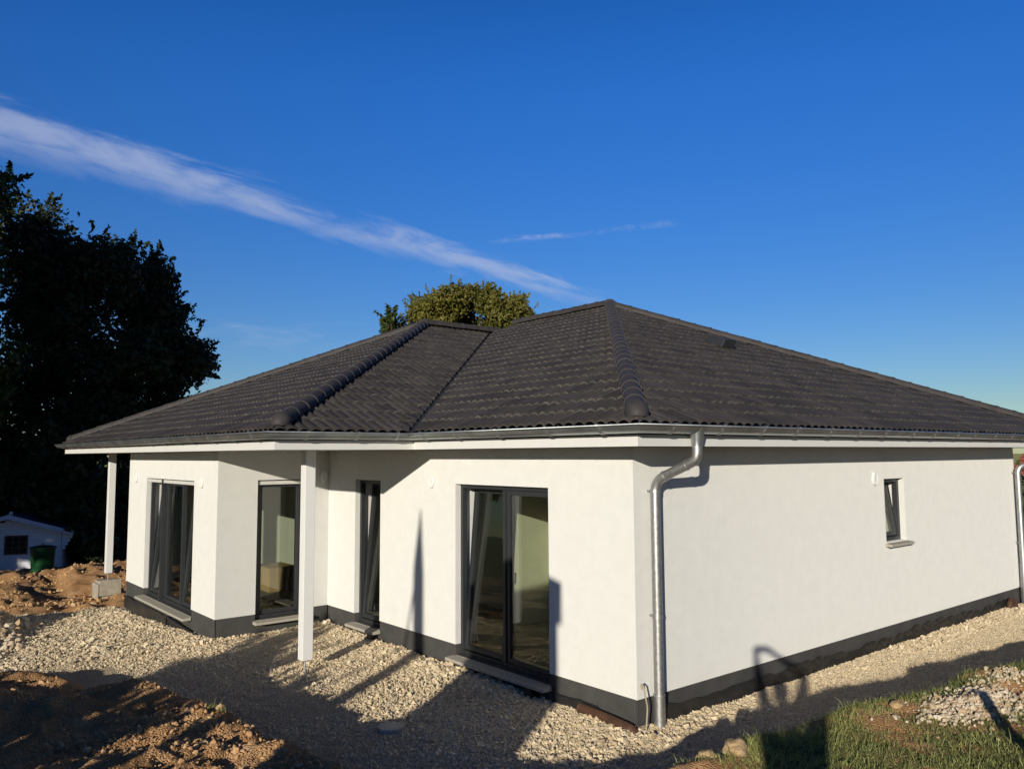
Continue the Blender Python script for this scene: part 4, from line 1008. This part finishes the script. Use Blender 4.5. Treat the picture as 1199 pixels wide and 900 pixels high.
# ------------------------------------------------------------------ unseen things behind the camera that throw the long shadows, the shed a stand-in
def on_wall(x, z, t): return Vector((x, 0, z)) + SUN * (t / SUN.length)


sh = on_wall(-2.0, 0, 10.2); g0 = tz(sh.x, sh.y)
shed = empty('shed_stand_in', (sh.x, sh.y, g0), 'unseen gabled timber stand-in behind the camera, added to shade the patio door', 'shed')  # stands in for an unknown object, gable shaped to throw the door's shadow
ang = math.atan2(SUN.y, SUN.x) + math.pi / 2; Ts = Matrix.Translation((sh.x, sh.y, g0)) @ Matrix.Rotation(ang, 4, 'Z')
hw = .70; he = .92 + sh.z - g0; ha = 1.25 + sh.z - g0
b = MB()
for i in range(12): b.box((-hw + i * hw / 6 + .002, -.9, -.2), (-hw + (i + 1) * hw / 6 - .002, -.87, he), Ts); b.box((-hw + i * hw / 6 + .002, .87, -.2), (-hw + (i + 1) * hw / 6 - .002, .9, he), Ts)
b.box((-hw, -.868, -.2), (-hw + .03, .868, he), Ts); b.box((hw - .03, -.868, -.2), (hw, .868, he), Ts); b.build('wall', M['wood'], shed)
b = MB(); vs = [Ts @ Vector(p) for p in ((-hw - .06, -1, he), (hw + .06, -1, he), (.0, -1, ha), (-hw - .06, 1, he), (hw + .06, 1, he), (.0, 1, ha))]; b.add(vs, [(0, 1, 2), (5, 4, 3), (0, 3, 4, 1), (1, 4, 5, 2), (2, 5, 3, 0)]); b.build('roof', M['felt'], shed)
b = MB(); b.box((-.35, -.93, .05), (.35, -.902, 1.85), Ts); dr = b.build('door', M['wood'], shed); b = MB(); b.box((.24, -.96, .95), (.28, -.932, 1.1), Ts); b.build('handle', M['steel'], dr)

pl = on_wall(-3.98, 0, 12.2); g1 = tz(pl.x, pl.y); tip = on_wall(-3.86, 1.93, 12.2)
pole = empty('timber_pole', (pl.x, pl.y, g1), 'tall pointed timber pole with a slanting stay rope behind the camera', 'pole')
b = MB(); b.tube([(pl.x, pl.y, g1 - .4), (pl.x, pl.y, tip.z - .85), (pl.x, pl.y, tip.z - .75), (pl.x + .04, pl.y + .02, tip.z)], [.115, .11, .10, .01], 12); b.build('shaft', M['wood'], pole, True)
b = MB(); r1 = on_wall(-3.93, 1.2, 12.2); r2 = on_wall(-4.62, -.75, 12.2); b.tube([(pl.x, pl.y, r1.z), r1 * .5 + r2 * .5 + Vector((0, 0, -.05)), r2], .02, 6); b.build('stay_rope', M['black'], pole, True)

stake = Vector((2.55, 1.5, .62)) + SUN * 3.6; sg = tz(stake.x, stake.y)
b = MB(); b.tube([(stake.x, stake.y, sg - .3), (stake.x, stake.y, stake.z)], [.06, .055], 10); tag(b.build('timber_stake', M['wood'], None, True), 'short round timber stake beyond the right edge throwing a thin shadow', 'stake')


def person():
    fwd = Vector((view.x, view.y, 0)).normalized(); rt = Vector((fwd.y, -fwd.x, 0)); gx = CAM - fwd * .36; base = Vector((gx.x + rt.x * .10, gx.y + rt.y * .10, 0)); base.z = tz(base.x, base.y)
    o = empty('person', base, 'standing person behind the camera holding a phone up with both arms', 'person')
    H = CAM.z - .30 - base.z; s = H / 1.75

    def P(r, f, z): return tuple(rt * r + fwd * f + Vector((0, 0, z)))
    ph = CAM - base; pr, pf, pz = ph.dot(rt), ph.dot(fwd), ph.z
    pts = {}; rad = {}; edges = []

    def V(n, p, r, to=None):
        pts[n] = p; rad[n] = r
        if to: edges.append((to, n))
    V('pelvis', P(0, 0, .95 * s), (.16, .11)); V('belly', P(0, .01, 1.10 * s), (.155, .11), 'pelvis'); V('chest', P(0, 0, 1.34 * s), (.19, .125), 'belly'); V('neck0', P(0, 0, 1.47 * s), .075, 'chest')
    V('neck', P(0, .015, 1.51 * s), .055, 'neck0'); V('jaw', P(0, .03, 1.575 * s), .066, 'neck'); V('face', P(0, .03, 1.64 * s), .082, 'jaw'); V('brow', P(0, .02, 1.70 * s), .076, 'face'); V('nose', P(0, .118, 1.635 * s), .012, 'face')
    for sgn in (-1, 1): V(f'ear{sgn}', P(sgn * .088, .02, 1.64 * s), .014, 'face')
    for sgn, n in ((-1, 'l'), (1, 'r')):
        V(n + 'hip', P(sgn * .07, 0, .86 * s), .115, 'pelvis'); V(n + 'kne', P(sgn * .075, .02, .50 * s), .088, n + 'hip'); V(n + 'ank', P(sgn * .075, -.02, .10 * s), .06, n + 'kne'); V(n + 'toe', P(sgn * .10, .14, .045), .045, n + 'ank')
        V(n + 'sho', P(sgn * .165, 0, 1.475 * s), .092, 'chest'); el = (-.235, .06, 1.80 * s) if sgn < 0 else (.33, .05, 1.80 * s); hd = (pr + sgn * .088, pf - .075, pz - .02)
        V(n + 'elb', P(*el), .056, n + 'sho'); a = Vector(P(*el)); h = Vector(P(*hd)); V(n + 'wri', tuple(a * .22 + h * .78), .032, n + 'elb'); V(n + 'pal', tuple(h), (.036, .022), n + 'wri')
        for k in range(4):
            q = h + rt * (sgn * .010) + Vector((0, 0, .034 - .021 * k)) + fwd * .038; q2 = q + fwd * (.026 - .004 * abs(k - 1)) - rt * sgn * .012; V(f'{n}f{k}a', tuple(q), .0092, n + 'pal'); V(f'{n}f{k}b', tuple(q2), .0082, f'{n}f{k}a')
        q = h - rt * sgn * .034 + Vector((0, 0, .002)); V(n + 'th', tuple(q), .011, n + 'pal'); V(n + 'th2', tuple(q - rt * sgn * .02 + Vector((0, 0, .014)) + fwd * .02), .009, n + 'th')
    names = list(pts); me = bpy.data.meshes.new('skeleton'); me.from_pydata([pts[n] for n in names], [(names.index(a), names.index(c)) for a, c in edges], []); tmp = bpy.data.objects.new('skeleton', me); col.objects.link(tmp)
    sk = tmp.modifiers.new('skin', 'SKIN')
    for n, v in zip(names, me.skin_vertices[0].data): v.radius = rad[n] if isinstance(rad[n], tuple) else (rad[n], rad[n]); v.use_root = n == 'pelvis'
    su = tmp.modifiers.new('sub', 'SUBSURF'); su.levels = su.render_levels = 2
    bm_ = bpy.data.meshes.new_from_object(tmp.evaluated_get(bpy.context.evaluated_depsgraph_get())); bpy.data.objects.remove(tmp)
    ob = bpy.data.objects.new('body', bm_); col.objects.link(ob); ob.parent = o; bm_.name = 'body'; bm_.materials.clear()
    for m_ in (mat('dark_jacket', (.05, .06, .09), .85, var=.1), mat('skin', (.46, .27, .19), .5, var=.06), mat('dark_trousers', (.03, .034, .045), .9, var=.1), mat('shoe', (.05, .045, .04), .6)): bm_.materials.append(m_)
    hands = [Vector(pts[n]) for n in ('lpal', 'rpal')]
    for p in bm_.polygons:
        p.use_smooth = True; c = p.center
        p.material_index = 1 if c.z > 1.50 * s and Vector((c.x, c.y)).length < .16 or min((c - h).length for h in hands) < .085 else 3 if c.z < .12 * s else 2 if c.z < .93 * s else 0
    b = MB(); c = base + Vector(P(0, .005, 1.675 * s)); K = 18; vs = []
    for i in range(8):
        ph_ = R(-28 + 118 * i / 7)
        for k in range(K):
            a = 2 * math.pi * k / K; front = max(0, math.sin(a)); rr = math.cos(ph_) * .098; zz = .098 * math.sin(ph_) + (.075 * front * (1 - i / 7)); vs.append(c + rt * math.cos(a) * rr * .93 + fwd * math.sin(a) * rr * 1.05 + Vector((0, 0, zz)))
    b.add(vs, [(i * K + k, i * K + (k + 1) % K, (i + 1) * K + (k + 1) % K, (i + 1) * K + k) for i in range(7) for k in range(K)] + [tuple(range(7 * K, 8 * K))]); b.build('hair', mat('hair', (.03, .02, .012), .7, bump=.6, bscale=90, stretch=(1, 1, .2)), o, True, angle=80)
    for sgn in (-1, 1):
        e = base + Vector(P(sgn * .032, .098, 1.652 * s)); b = MB(); b.tube([e - fwd * .008, e - fwd * .002, e + fwd * .003], [.013, .012, .004], 10); b.build('eye', mat('eye', (.06, .045, .035), .2), o, True)
    e = base + Vector(P(0, .100, 1.585 * s)); b = MB(); b.tube([e - rt * .024, e + fwd * .006, e + rt * .024], [.003, .006, .003], 8); b.build('mouth', mat('lips', (.33, .13, .11), .5), o, True)
    b = MB(); Tp = Matrix(((rt.x, fwd.x, 0, CAM.x), (rt.y, fwd.y, 0, CAM.y), (0, 0, 1, CAM.z), (0, 0, 0, 1))); b.box((-.078, -.030, -.037), (.078, -.022, .037), Tp); tag(b.build('phone', M['black'], None, bevel=.002), 'dark phone held up by the person behind the camera', 'phone')


person()
